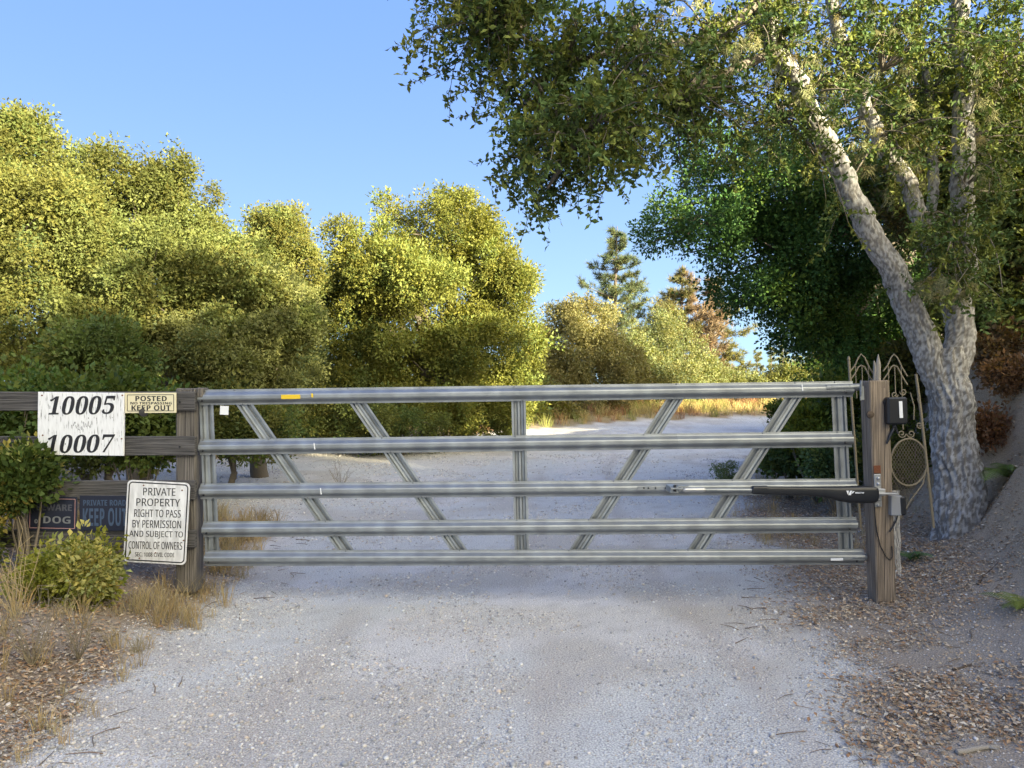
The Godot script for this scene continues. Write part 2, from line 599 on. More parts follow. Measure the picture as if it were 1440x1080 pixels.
func curve(a: Vector3, b: Vector3, sag: float, n: int, wob := 0.0) -> Array:
	var out := []
	var off := rnd_dir() * wob
	for i in n:
		var t := float(i) / (n - 1)
		var p := a.lerp(b, t) + Vector3(0, 1, 0) * sag * 4.0 * t * (1 - t) + off * sin(t * PI)
		out.append(p)
	return out
func taper(a: float, b: float, n: int) -> Array:
	var out := []
	for i in n: out.append(lerpf(a, b, float(i) / (n - 1)))
	return out
func trunk_and_limbs(t: Node3D, base: Vector3, fork: Vector3, r: float, lobes: Array, m: Material, sd: int, stems := 1):
	rng.seed = sd
	var tr := mb(true)
	tr.col = Color(0.2, 0.17, 0.13)
	tr.tube(curve(base - Vector3(0, 0.25, 0), fork, 0.0, 7, 0.1), taper(r * 1.25, r * 0.8, 7), 10)
	put("trunk", tr, m, t)
	for lb in lobes:
		var li := mb(true)
		li.col = Color(0.19, 0.16, 0.125)
		var tip: Vector3 = lb[0] + Vector3(0, lb[1].y * 0.4, 0)
		li.tube(curve(fork - Vector3(0, 0.1, 0), tip, 0.12, 6, 0.2), taper(r * 0.55, r * 0.12, 6), 6)
		for k in 5:
			var e: Vector3 = lb[0] + rnd_dir() * lb[1] * 0.85
			li.tube(curve(fork.lerp(tip, rng.randf_range(0.5, 0.9)), e, 0.05, 4, 0.1), taper(r * 0.2, r * 0.05, 4), 4)
		put("limb", li, m, t)

# ------------------------------------------------------------------ everything
func _ready():
	rng.seed = 7
	noise.seed = 3
	noise.frequency = 0.05
	noise.fractal_octaves = 3
	var cam := Camera3D.new()
	cam.name = "camera"
	cam.projection = Camera3D.PROJECTION_FRUSTUM
	cam.near = 0.1
	cam.far = 2000.0
	cam.size = 2.0 * 0.1 * 540.0 / F
	cam.frustum_offset = Vector2(0, (HY - 540.0) / F * 0.1)
	cam.position = Vector3(0, EYE, 0)
	add_child(cam)
	cam.current = true
	var env := Environment.new()
	var sky := Sky.new()
	var sm := ProceduralSkyMaterial.new()
	sm.sky_top_color = Color(0.045, 0.088, 0.225).linear_to_srgb()
	sm.sky_horizon_color = Color(0.15, 0.225, 0.275).linear_to_srgb()
	sm.sky_curve = 0.16
	sm.ground_bottom_color = Color(0.12, 0.11, 0.09).linear_to_srgb()
	sm.ground_horizon_color = Color(0.30, 0.30, 0.28).linear_to_srgb()
	sm.sun_angle_max = 90.0
	sm.sun_curve = 0.66
	sky.sky_material = sm
	env.background_mode = Environment.BG_SKY
	env.sky = sky
	env.tonemap_mode = Environment.TONE_MAPPER_LINEAR
	env.tonemap_exposure = 5.1
	env.sdfgi_enabled = true
	env.ssao_enabled = true
	env.ssil_enabled = true
	var we := WorldEnvironment.new()
	we.name = "world_environment"
	we.environment = env
	add_child(we)
	var sun := DirectionalLight3D.new()
	sun.name = "sun"
	sun.light_energy = 1.5
	sun.light_color = Color(1.0, 0.95, 0.80)
	sun.light_angular_distance = 0.5
	sun.shadow_enabled = true
	add_child(sun)
	sun.look_at_from_position(Vector3(0.72, 0.235, 0.69) * 50.0, Vector3.ZERO, Vector3.UP)
	make_materials()
	build_ground()
	build_gate()
	build_posts()
	build_signs()
	build_opener()
	build_trellis()
	build_oak()
	build_trees()
	build_plants()
	build_litter()
	var tris := 0
	for o in find_children("*", "MeshInstance3D", true, false):
		for k in o.mesh.get_surface_count():
			var ar: Array = o.mesh.surface_get_arrays(k)
			tris += (ar[Mesh.ARRAY_INDEX].size() if ar[Mesh.ARRAY_INDEX] != null else ar[Mesh.ARRAY_VERTEX].size()) / 3
	print("triangles ", tris)

# ------------------------------------------------------------------ the steel gate
func gd(px: float) -> float: return lerpf(5.62, 5.50, (px - 283.0) / 922.0)
func G(px: float, py: float) -> Vector3: return P(px, py, gd(px))
func build_gate():
	var out := (G(1205, 700) - G(283, 700)).normalized().cross(Vector3.UP)
	if out.z < 0: out = -out
	var t := thing("farm_gate", Vector3(0.1, 0.03, -5.56), "galvanized steel five-rail farm gate with diagonal braces across the driveway", "gate")
	var rail := [Vector2(.058, -.003), Vector2(.058, .001), Vector2(.045, .002), Vector2(.038, .006), Vector2(.018, .031), Vector2(.008, .034), Vector2(-.012, .034), Vector2(-.021, .031), Vector2(-.039, .006), Vector2(-.045, .002), Vector2(-.058, .001), Vector2(-.058, -.003)]
	var hat := [Vector2(.053, 0), Vector2(.037, 0), Vector2(.031, -.021), Vector2(.015, -.024), Vector2(.007, -.007), Vector2(-.007, -.007), Vector2(-.015, -.024), Vector2(-.031, -.021), Vector2(-.037, 0), Vector2(-.053, 0)]
	var rails := [[280, 559, 1199, 547], [281, 629, 1198, 617.5], [282, 691, 1203, 684], [286, 744.5, 1204, 738], [289, 785, 1214, 783]]
	for r in rails:
		var m := mb()
		m.extrude(G(r[0], r[1]), G(r[2], r[3]), out, rail, 10)
		var o := put("rail", m, M.steel, t)
		for px in [r[0] + 7.0, r[2] - 12.0]:
			var bl := mb(true)
			var c := G(px, lerpf(r[1], r[3], (px - r[0]) / (r[2] - r[0])) + 4.5) + out * 0.031
			bl.tube([c, c + out * 0.006], 0.008, 8)
			put("bolt", bl, M.black_plastic, o)
	var back := -out * 0.010
	for s in [[289, 566, 298, 786], [729, 558, 734, 785], [1180, 552, 1191, 784]]:
		var m := mb()
		m.extrude(G(s[0], s[1]) + back, G(s[2], s[3]) + back, out, hat, 6)
		put("upright", m, M.steel, t)
	for s in [[338, 562, 492, 784], [498, 560, 652, 784], [955, 553, 806, 784], [1122, 551, 973, 784]]:
		var m := mb()
		m.extrude(G(s[0], s[1]) + back * 1.4, G(s[2], s[3]) + back * 1.4, out, hat, 8)
		put("diagonal_brace", m, M.steel, t)
	for mbr in [[289, 566, 298, 786], [729, 558, 734, 785], [1180, 552, 1191, 784], [338, 562, 492, 784], [498, 560, 652, 784], [955, 553, 806, 784], [1122, 551, 973, 784]]:
		for r in rails:
			var px: float = mbr[0]
			var py := 0.0
			for it in 4:
				py = lerpf(r[1], r[3], (px - r[0]) / (r[2] - r[0]))
				px = lerpf(mbr[0], mbr[2], (py - mbr[1]) / (mbr[3] - mbr[1]))
			for e in [[-6.0, -9.8], [6.0, 9.8]]:
				var c := G(px + e[0], py + e[1]) + out * 0.001
				var rv := mb(true)
				rv.tube([c, c + out * 0.004], [0.0065, 0.0045], 7)
				put("rivet", rv, M.pipe, t)
	var pm := mb(true)
	pm.tube([G(1160, 546) + out * .012, G(1209, 544) + out * .012], 0.026, 14)
	put("hinge_tube", pm, M.pipe, t)
	pm = mb(true)
	pm.tube([G(1196, 783) + out * .012, G(1217, 783) + out * .012], 0.024, 14)
	put("hinge_tube", pm, M.pipe, t)
	pm = mb()
	pm.box(G(1174, 785) + out * .037, Vector3(0.09, 0.018, 0.002), Basis.IDENTITY, 0.0005)
	put("maker_plate", pm, M.white_plastic, t)
	var st := mb()
	st.box(G(411, 558) + out * 0.037, Vector3(0.142, 0.032, 0.003), Basis(Vector3(0, 0, 1), 0.013), 0.001)
	put("yellow_sticker", st, M.yellow, t)
	st = mb()
	st.box(G(441, 556) + out * 0.036, Vector3(0.014, 0.03, 0.003), Basis(Vector3(0, 0, 1), 0.1), 0.001)
	put("yellow_sticker", st, M.yellow, t)
	st = mb()
	st.box(G(316, 577) + out * 0.008, Vector3(0.064, 0.066, 0.002), Basis(Vector3(0, 0, 1), -0.04), 0.0005)
	put("white_tag", st, M.white_plastic, t)
	# weld scars and scratches of bare white
	for s in [[453, 690], [444, 627], [1126, 545]]:
		var w := mb()
		w.box(G(s[0], s[1]) + out * 0.0345, Vector3(0.008, 0.05, 0.002), Basis(Vector3(0, 0, 1), 0.12), 0.0005)
		put("paint_mark", w, M.white_plastic, t)

func build_posts():
	# hinge post
	var t := thing("gate_post", Vector3(2.665, H(2.665, -5.45), -5.45), "tall square brown timber post carrying the gate's hinges and opener", "post")
	var b0 := P(1241, 858, 5.45)
	var b1 := P(1229.5, 535, 5.45)
	var ax := (b1 - b0).normalized()
	var bs := Basis(Vector3(ax.y, -ax.x, 0).normalized(), ax, Vector3(0, 0, 1))
	var m := mb()
	m.box((b0 + b1) * 0.5 - Vector3(0, 0.06, 0), Vector3(0.14, (b1 - b0).length() + 0.12, 0.15), bs, 0.008)
	put("post_timber", m, M.wood_post, t)
	m = mb(true)
	var kc := P(1224.5, 583, 5.375)
	m.tube([kc - Vector3(0, 0, 0.012), kc + Vector3(0, 0, 0.0012)], [0.028, 0.025], 16)
	m.tube([kc, kc + Vector3(0, 0, 0.003)], [0.014, 0.010], 12)
	put("knot", m, M.knot, t)
	m = mb()
	m.box(P(1212, 553, 5.37), Vector3(0.03, 0.10, 0.008), bs, 0.002)
	put("hinge_plate", m, M.steel, t)
	m = mb(true)
	m.tube([P(1211, 535, 5.36), P(1211, 556, 5.36)], 0.009, 10)
	put("hinge_pin", m, M.pipe, t)
	m = mb()
	m.box(P(1233.5, 660, 5.372), Vector3(0.05, 0.055, 0.005), bs, 0.001)
	put("rusty_plate", m, M.rust, t)
	m = mb()
	m.box(P(1234.5, 690, 5.37), Vector3(0.05, 0.235, 0.008), bs, 0.004)
	var pl := put("bracket_plate", m, M.zinc, t)
	for yy in [672.5, 680.5, 703, 710.5]:
		m = mb(true)
		var c := P(1235, yy, 5.366)
		m.tube([c, c + Vector3(0, 0, 0.012)], [0.012, 0.010], 8)
		put("bolt", m, M.zinc, pl)
	# latch post of the fence, and its boards
	var fz := -5.66
	t = thing("board_fence", Vector3(-2.42, H(-2.42, fz), fz), "weathered dark timber board fence and post hung with the notices", "fence")
	m = mb()
	var p0 := P(266, 830, 5.66)
	var p1 := P(268, 546, 5.66)
	m.box((p0 + p1) * 0.5, Vector3(0.15, (p1 - p0).length(), 0.15), Basis.IDENTITY, 0.01)
	put("post_timber", m, M.wood_old, t)
	m = mb()
	m.box(P(285, 546.5, 5.64) + Vector3(0, -0.03, 0), Vector3(0.05, 0.075, 0.12), Basis.IDENTITY, 0.008)
	put("post_top_block", m, M.wood_old, t)
	for r in [[564.5, 564, 0.142], [627, 627, 0.142], [690, 689, 0.142], [757, 757.5, 0.130]]:
		m = mb()
		var a := P(-330, r[0], 5.57)
		var b := P(276, r[1], 5.57)
		var dx := (b - a).normalized()
		m.box((a + b) * 0.5, Vector3((b - a).length(), r[2], 0.036), Basis(dx, Vector3(-dx.y, dx.x, 0), Vector3(0, 0, 1)), 0.005)
		var o := put("fence_board", m, M.wood_board, t)
		m = mb(true)
		var nl := P(253, r[1] + 1.0, 5.55)
		m.tube([nl, nl + Vector3(0, 0, 0.004)], 0.008, 8)
		put("bolt", m, M.black_plastic, o)
	# second fence post, further along, behind the shrub
	m = mb()
	p0 = P(-190, 840, 5.66)
	p1 = P(-190, 540, 5.66)
	m.box((p0 + p1) * 0.5, Vector3(0.15, (p1 - p0).length(), 0.15), Basis.IDENTITY, 0.01)
	put("post_timber", m, M.wood_old, t)

# ------------------------------------------------------------------ notices
func letters(parent: Node3D, text: String, at: Vector3, height: float, width: float, m: Material, serif := false, bold := true, slant := 0.0, turn := 0.0):
	var f := SystemFont.new()
	f.font_names = PackedStringArray(["Droid Serif" if serif else "Droid Sans"])
	f.font_weight = 700 if bold else 400
	var tm := TextMesh.new()
	tm.font = f
	tm.text = text
	tm.font_size = 64
	tm.pixel_size = 0.01
	tm.depth = 0.02
	tm.curve_step = 1.0
	tm.horizontal_alignment = HORIZONTAL_ALIGNMENT_CENTER
	tm.vertical_alignment = VERTICAL_ALIGNMENT_CENTER
	var bb := tm.get_aabb()
	var o := MeshInstance3D.new()
	o.name = "lettering"
	o.mesh = tm
	o.material_override = m
	parent.add_child(o, true)
	var sx := width / bb.size.x
	var sy := height / bb.size.y
	var bs := Basis(Vector3(sx, 0, 0), Vector3(slant * sy, sy, 0), Vector3(0, 0, 0.1))
	bs = Basis(Vector3(0, 0, 1), turn) * bs
	o.transform = Transform3D(bs, at - parent.position - bs * bb.get_center())
func plate(m: MB, c: Vector3, w: float, h: float, th: float, r: float, turn: float):
	# a rounded sheet facing +z
	var bs := Basis(Vector3(0, 0, 1), turn)
	var ring := []
	for q in 4:
		for k in 7:
			var an := PI / 2.0 * (q + k / 6.0)
			var sx := 1.0 if (q == 0 or q == 3) else -1.0
			var sy := 1.0 if q < 2 else -1.0
			ring.append(Vector3(sx * (w / 2 - r) + r * cos(an), sy * (h / 2 - r) + r * sin(an), 0))
	var n := ring.size()
	for s in [0, 1]:
		var z := Vector3(0, 0, th / 2 if s == 0 else -th / 2)
		var cc := m.vert(c + z)
		var idx := []
		for p in ring: idx.append(m.vert(c + bs * p + z))
		for k in n:
			if s == 0: m.tri(cc, idx[(k + 1) % n], idx[k])
			else: m.tri(cc, idx[k], idx[(k + 1) % n])
	for k in n:
		var a: Vector3 = c + bs * ring[k]
		var b: Vector3 = c + bs * ring[(k + 1) % n]
		var z := Vector3(0, 0, th / 2)
		m.quad4(a + z, b + z, b - z, a - z)
func frame_line(parent: Node3D, c: Vector3, w: float, h: float, lw: float, r: float, turn: float, mt: Material):
	var m := mb()
	var bs := Basis(Vector3(0, 0, 1), turn)
	var inn := []
	var outr := []
	for q in 4:
		for k in 7:
			var an := PI / 2.0 * (q + k / 6.0)
			var sx := 1.0 if (q == 0 or q == 3) else -1.0
			var sy := 1.0 if q < 2 else -1.0
			var ctr := Vector3(sx * (w / 2 - r), sy * (h / 2 - r), 0)
			var dv := Vector3(cos(an), sin(an), 0)
			outr.append(c + bs * (ctr + dv * r))
			inn.append(c + bs * (ctr + dv * (r - lw)))
	var z := Vector3(0, 0, 0.0016)
	for k in outr.size():
		var e: int = (k + 1) % outr.size()
		m.quad4(outr[k] + z, inn[k] + z, inn[e] + z, outr[e] + z)
		m.quad4(outr[k], outr[e], outr[e] + z, outr[k] + z)
		m.quad4(inn[k], inn[k] + z, inn[e] + z, inn[e])
	put("border_line", m, mt, parent)
func build_signs():
	var d := 5.53
	var k := d / F
	# house numbers
	var c := P(114.5, 596, d)
	var t := thing("number_sign", c - Vector3(0, 45 * k, 0), "weathered white painted board with black numbers 10005 and 10007", "sign")
	var m := mb()
	m.box(c, Vector3(121 * k, 88.5 * k, 0.02), Basis(Vector3(0, 0, 1), -0.012), 0.002)
	put("board", m, M.white_paint, t)
	letters(t, "10005", P(115, 570, d - 0.011), 26 * k, 92 * k, M.black_paint, true, true, 0.22, 0.01)
	letters(t, "10007", P(112.5, 624, d - 0.011), 25.5 * k, 93 * k, M.black_paint, true, true, 0.22, 0.01)
	m = mb()
	rng.seed = 41
	for s in [[101, 600, 5, 0.1], [104, 596, 6, -0.4], [107, 600, 5, 0.2], [111, 604, 4, 0.9], [115, 602, 5, 0.0], [118, 597, 8, 0.1], [121, 598, 5, 0.2], [124, 596, 7, -0.1], [126, 600, 4, 0.5]]:
		m.box(P(s[0], s[1], d - 0.0105), Vector3(0.004, s[2] * k, 0.0012), Basis(Vector3(0, 0, 1), s[3]), 0.0)
	put("faded_writing", m, M.gray_letter, t)
	for i in 30:
		m = mb()
		m.box(P(rng.randf_range(58, 171), rng.randf_range(556, 636), d - 0.0104), Vector3(rng.randf_range(0.002, 0.005), rng.randf_range(0.004, 0.03), 0.0008), Basis(Vector3(0, 0, 1), rng.randf_range(-0.15, 0.15)), 0.0)
		put("paint_crack", m, M.gray_letter, t)
	for s in [[172, 556], [59, 556], [171, 617], [60, 612]]:
		m = mb(true)
		m.tube([P(s[0], s[1], d - 0.009), P(s[0], s[1], d - 0.013)], 0.006, 8)
		put("nail", m, M.rust, t)
	# posted sign
	c = P(212, 566.5, d)
	t = thing("posted_sign", c - Vector3(0, 15 * k, 0), "small cream metal notice reading POSTED KEEP OUT", "sign")
	m = mb()
	m.box(c, Vector3(72 * k, 28.5 * k, 0.006), Basis(Vector3(0, 0, 1), 0.006), 0.001)
	put("plate", m, M.cream, t)
	frame_line(t, c + Vector3(0, 0, 0.003), 66 * k, 23.5 * k, 0.004, 0.005, 0.006, M.black_paint)
	letters(t, "POSTED", P(212.5, 560.5, d - 0.0035), 7.4 * k, 44 * k, M.black_paint)
	letters(t, "NO TRESPASSING", P(212.5, 567, d - 0.0035), 3.6 * k, 58 * k, M.black_paint)
	letters(t, "KEEP OUT", P(212.5, 573.5, d - 0.0035), 7.4 * k, 55 * k, M.black_paint)
	m = mb(true)
	m.tube([P(202, 580, d - 0.002), P(202, 580, d - 0.006)], 0.032, 18)
	put("tar_blot", m, M.black_paint, t)
	# private property
	c = P(220.5, 734.5, d - 0.02)
	var tn := -0.055
	t = thing("private_property_sign", c - Vector3(0, 58 * k, 0), "white metal sign with rounded black border reading PRIVATE PROPERTY RIGHT TO PASS", "sign")
	m = mb()
	plate(m, c, 88 * k, 115 * k, 0.003, 0.035, tn)
	put("plate", m, M.sign_white, t)
	frame_line(t, c + Vector3(0, 0, 0.0015), 83.5 * k, 110.5 * k, 0.008, 0.03, tn, M.black_paint)
	var rows := [["PRIVATE", 224, 691.5, 10.5, 45], ["PROPERTY", 222.5, 706.5, 10.5, 61], ["RIGHT TO PASS", 221.5, 722, 10.5, 65], ["BY PERMISSION", 220.5, 737, 10.5, 68], ["AND SUBJECT TO", 219.5, 752, 10.5, 75], ["CONTROL OF OWNERS", 218.5, 767, 10.5, 75], ["SEC. 1008 CIVIL CODE", 217.5, 780, 6.0, 55]]
	for r in rows:
		letters(t, r[0], P(r[1], r[2], d - 0.0225), r[3] * k, r[4] * k, M.black_paint, false, false, 0.0, -0.02)
	for s in [[202, 682.5], [256, 689.5], [258, 760], [218.5, 777.5], [196, 785]]:
		m = mb(true)
		m.tube([P(s[0], s[1], d - 0.021), P(s[0], s[1], d - 0.025)], 0.0055, 8)
		put("bolt", m, M.rust, t)
	# dog sign
	c = P(74, 722, d)
	t = thing("dog_sign", c - Vector3(0, 25 * k, 0), "black plastic sign with thin pink border reading BEWARE of DOG", "sign")
	m = mb()
	m.box(c, Vector3(69 * k, 48 * k, 0.004), Basis(Vector3(0, 0, 1), -0.02), 0.001)
	put("plate", m, M.navy, t)
	frame_line(t, c + Vector3(0, 0, 0.002), 64 * k, 42 * k, 0.004, 0.006, -0.02, M.pink)
	letters(t, "BEWARE", P(76, 713.5, d - 0.0025), 9 * k, 50 * k, M.dark_letter, false, true, 0.0, -0.02)
	letters(t, "of", P(53, 732, d - 0.0025), 8 * k, 9 * k, M.gray_letter, false, true, 0.0, -0.02)
	letters(t, "DOG", P(80, 731, d - 0.0025), 10 * k, 38 * k, M.gray_letter, false, true, 0.0, -0.02)
	# keep out sign
	c = P(146, 721.5, d)
	t = thing("keep_out_sign", c - Vector3(0, 25 * k, 0), "dark blue sign with faded blue letters PRIVATE ROAD KEEP OUT", "sign")
	m = mb()
	m.box(c, Vector3(68 * k, 49 * k, 0.004), Basis.IDENTITY, 0.001)
	put("plate", m, M.navy, t)
	letters(t, "PRIVATE ROAD", P(147, 707, d - 0.0025), 8 * k, 60 * k, M.navy_letter)
	letters(t, "KEEP OUT", P(147.5, 727, d - 0.0025), 25 * k, 62 * k, M.navy_letter)

# ------------------------------------------------------------------ gate opener, boxes
func build_opener():
	var d := 5.30
	var t := thing("gate_opener", P(1230, 711, d), "black linear gate opener arm bolted along the gate's middle rail", "gate opener")
	var sec := [[1057, 684, 694, .040], [1059, 683, 695, .046], [1078, 683, 696, .05], [1079.5, 683.8, 695.6, .047], [1130, 684.5, 697, .052], [1160, 684.5, 699, .06], [1176, 684, 704, .075], [1192, 683.5, 707, .082], [1212, 683, 707.5, .085], [1228, 683.5, 707, .085], [1232, 685, 705, .075], [1234, 688, 702, .05]]
	var m := mb(true)
	var ns := 20
	var rows := []
	for s in sec:
		var row := []
		var hy: float = (s[2] - s[1]) * 0.5
		for q in ns:
			var an := TAU * q / ns
			var cx: float = pow(abs(cos(an)), 0.55) * sign(cos(an))
			var sy: float = pow(abs(sin(an)), 0.55) * sign(sin(an))
			row.append(m.vert(P(s[0], (s[1] + s[2]) * 0.5 - hy * sy, d) + Vector3(0, 0, cx * s[3] * 0.5)))
		rows.append(row)
	for i in rows.size() - 1:
		for q in ns: m.quad(rows[i][q], rows[i + 1][q], rows[i + 1][(q + 1) % ns], rows[i][(q + 1) % ns])
	for e in [0, rows.size() - 1]:
		var cc := m.vert(P(sec[e][0], (sec[e][1] + sec[e][2]) * 0.5, d))
		for q in ns:
			if e == 0: m.tri(cc, rows[e][q], rows[e][(q + 1) % ns])
			else: m.tri(cc, rows[e][(q + 1) % ns], rows[e][q])
	put("housing", m, M.black_plastic, t)
	m = mb(true)
	m.tube([P(975, 689, d), P(1060, 689, d)], 0.0125, 12)
	put("rod", m, M.steel, t)
	m = mb(true)
	m.tube([P(960, 689, d), P(964, 689, d), P(988, 688.6, d), P(992, 688.8, d)], [0.010, 0.017, 0.019, 0.0126], 12)
	put("rod_collar", m, M.zinc, t)
	m = mb()
	m.box(P(951, 686.5, d - 0.01), Vector3(0.09, 0.012, 0.05), Basis.IDENTITY, 0.002)
	m.box(P(945, 687, d + 0.07), Vector3(0.06, 0.045, 0.15), Basis.IDENTITY, 0.003)
	m.box(P(960, 683.5, d + 0.02), Vector3(0.075, 0.008, 0.04), Basis.IDENTITY, 0.002)
	put("front_clevis", m, M.steel, t)
	m = mb(true)
	m.tube([P(949, 682, d - 0.012), P(949, 691, d - 0.012)], 0.011, 10)
	put("pin", m, M.black_plastic, t)
	m = mb()
	m.box(P(918, 686.5, gd(918) - 0.037), Vector3(0.22, 0.028, 0.004), Basis(Vector3(0, 0, 1), 0.01), 0.001)
	var strap := put("rail_strap", m, M.steel, t)
	for px in [905.5, 912, 922, 936]:
		m = mb(true)
		m.tube([P(px, 686.3, gd(px) - 0.038), P(px, 686.3, gd(px) - 0.044)], 0.0065, 8)
		put("bolt_hole", m, M.black_plastic, strap)
	m = mb()
	m.box(P(1246, 694, d - 0.0), Vector3(0.15, 0.012, 0.05), Basis.IDENTITY, 0.002)
	m.box(P(1238, 692, d + 0.035), Vector3(0.05, 0.05, 0.05), Basis.IDENTITY, 0.003)
	put("post_bracket", m, M.zinc, t)
	# mark on the housing: a white slanted emblem and tiny lettering
	m = mb()
	var zf := d - 0.0432
	m.tri3(P(1190, 690, zf), P(1194, 690, zf), P(1192.5, 696, zf))
	m.quad4(P(1193, 696.3, zf), P(1195.5, 690, zf), P(1198.5, 690, zf), P(1196.5, 696.3, zf))
	m.quad4(P(1197.5, 694.5, zf), P(1199, 690.8, zf), P(1202, 690.6, zf), P(1200, 693.2, zf))
	put("emblem", m, M.white_plastic, t)
	letters(t, "MM371W", P(1209, 693, zf + 0.0005), 2.2 * d / F, 12 * d / F, M.white_plastic)
	# control box on the post
	var e := 5.36
	t = thing("control_box", P(1259, 598, e), "black plastic receiver box with white sticker on the gate post's side", "control box")
	m = mb()
	m.box(P(1258.5, 577.5, e), Vector3(28 * e / F, 38 * e / F, 0.09), Basis(Vector3(0, 0, 1), 0.02), 0.012)
	put("case", m, M.black_plastic, t)
	m = mb()
	m.box(P(1267, 576, e - 0.047), Vector3(0.024, 0.118, 0.002), Basis(Vector3(0, 0, 1), 0.05), 0.0005)
	put("white_sticker", m, M.white_plastic, t)
	m = mb(true)
	m.tube([P(1258, 597, e), P(1258, 602, e)], 0.016, 10)
	m.tube([P(1258, 600, e), P(1252, 612, e), P(1247, 624, e)], [0.012, 0.011, 0.006], 8)
	m.tube([P(1259, 600, e), P(1263, 610, e)], 0.008, 8)
	put("cable_strap", m, M.black_plastic, t)
	m = mb()
	m.box(P(1247, 565, e + 0.01), Vector3(0.05, 0.03, 0.03), Basis.IDENTITY, 0.003)
	put("mounting_tab", m, M.black_plastic, t)
	# junction box with cable
	t = thing("junction_box", P(1259, 724, e), "small grey metal box with black cable loop beside the gate post", "junction box")
	m = mb()
	m.box(P(1257, 710, e + 0.01), Vector3(15 * e / F, 28 * e / F, 0.08), Basis.IDENTITY, 0.004)
	put("case", m, M.gray_box, t)
	m = mb()
	m.box(P(1267, 710.5, e), Vector3(9 * e / F, 27 * e / F, 0.075), Basis(Vector3(0, 0, 1), 0.06), 0.012)
	put("connector", m, M.black_plastic, t)
	m = mb(true)
	var path := []
	for q in [[1229, 706], [1230, 722], [1232.5, 745], [1238, 768], [1246, 783], [1252, 788], [1255, 782], [1254, 768]]: path.append(P(q[0], q[1], e + 0.002))
	m.tube(path, 0.0042, 6)
	path = []
	for q in [[1263, 722], [1260, 732], [1255, 742], [1251, 748]]: path.append(P(q[0], q[1], e))
	m.tube(path, 0.0055, 6)
	put("cable", m, M.black_plastic, t)
	# frayed white rope hanging behind the post
	t = thing("frayed_rope", P(1259, 812, 5.55), "frayed white rope strands hanging down behind the gate post", "rope")
	rng.seed = 77
	m = mb(true)
	for i in 22:
		path = []
		var px := rng.randf_range(1251, 1262)
		for y in range(8):
			path.append(P(px + sin(y * 1.3 + i) * 2.5 + y * 0.4, 690 + y * rng.randf_range(13.5, 17.5), 5.56 + rng.randf_range(-0.03, 0.03)))
		m.tube(path, 0.0028, 4)
	put("strand", m, M.rope, t)

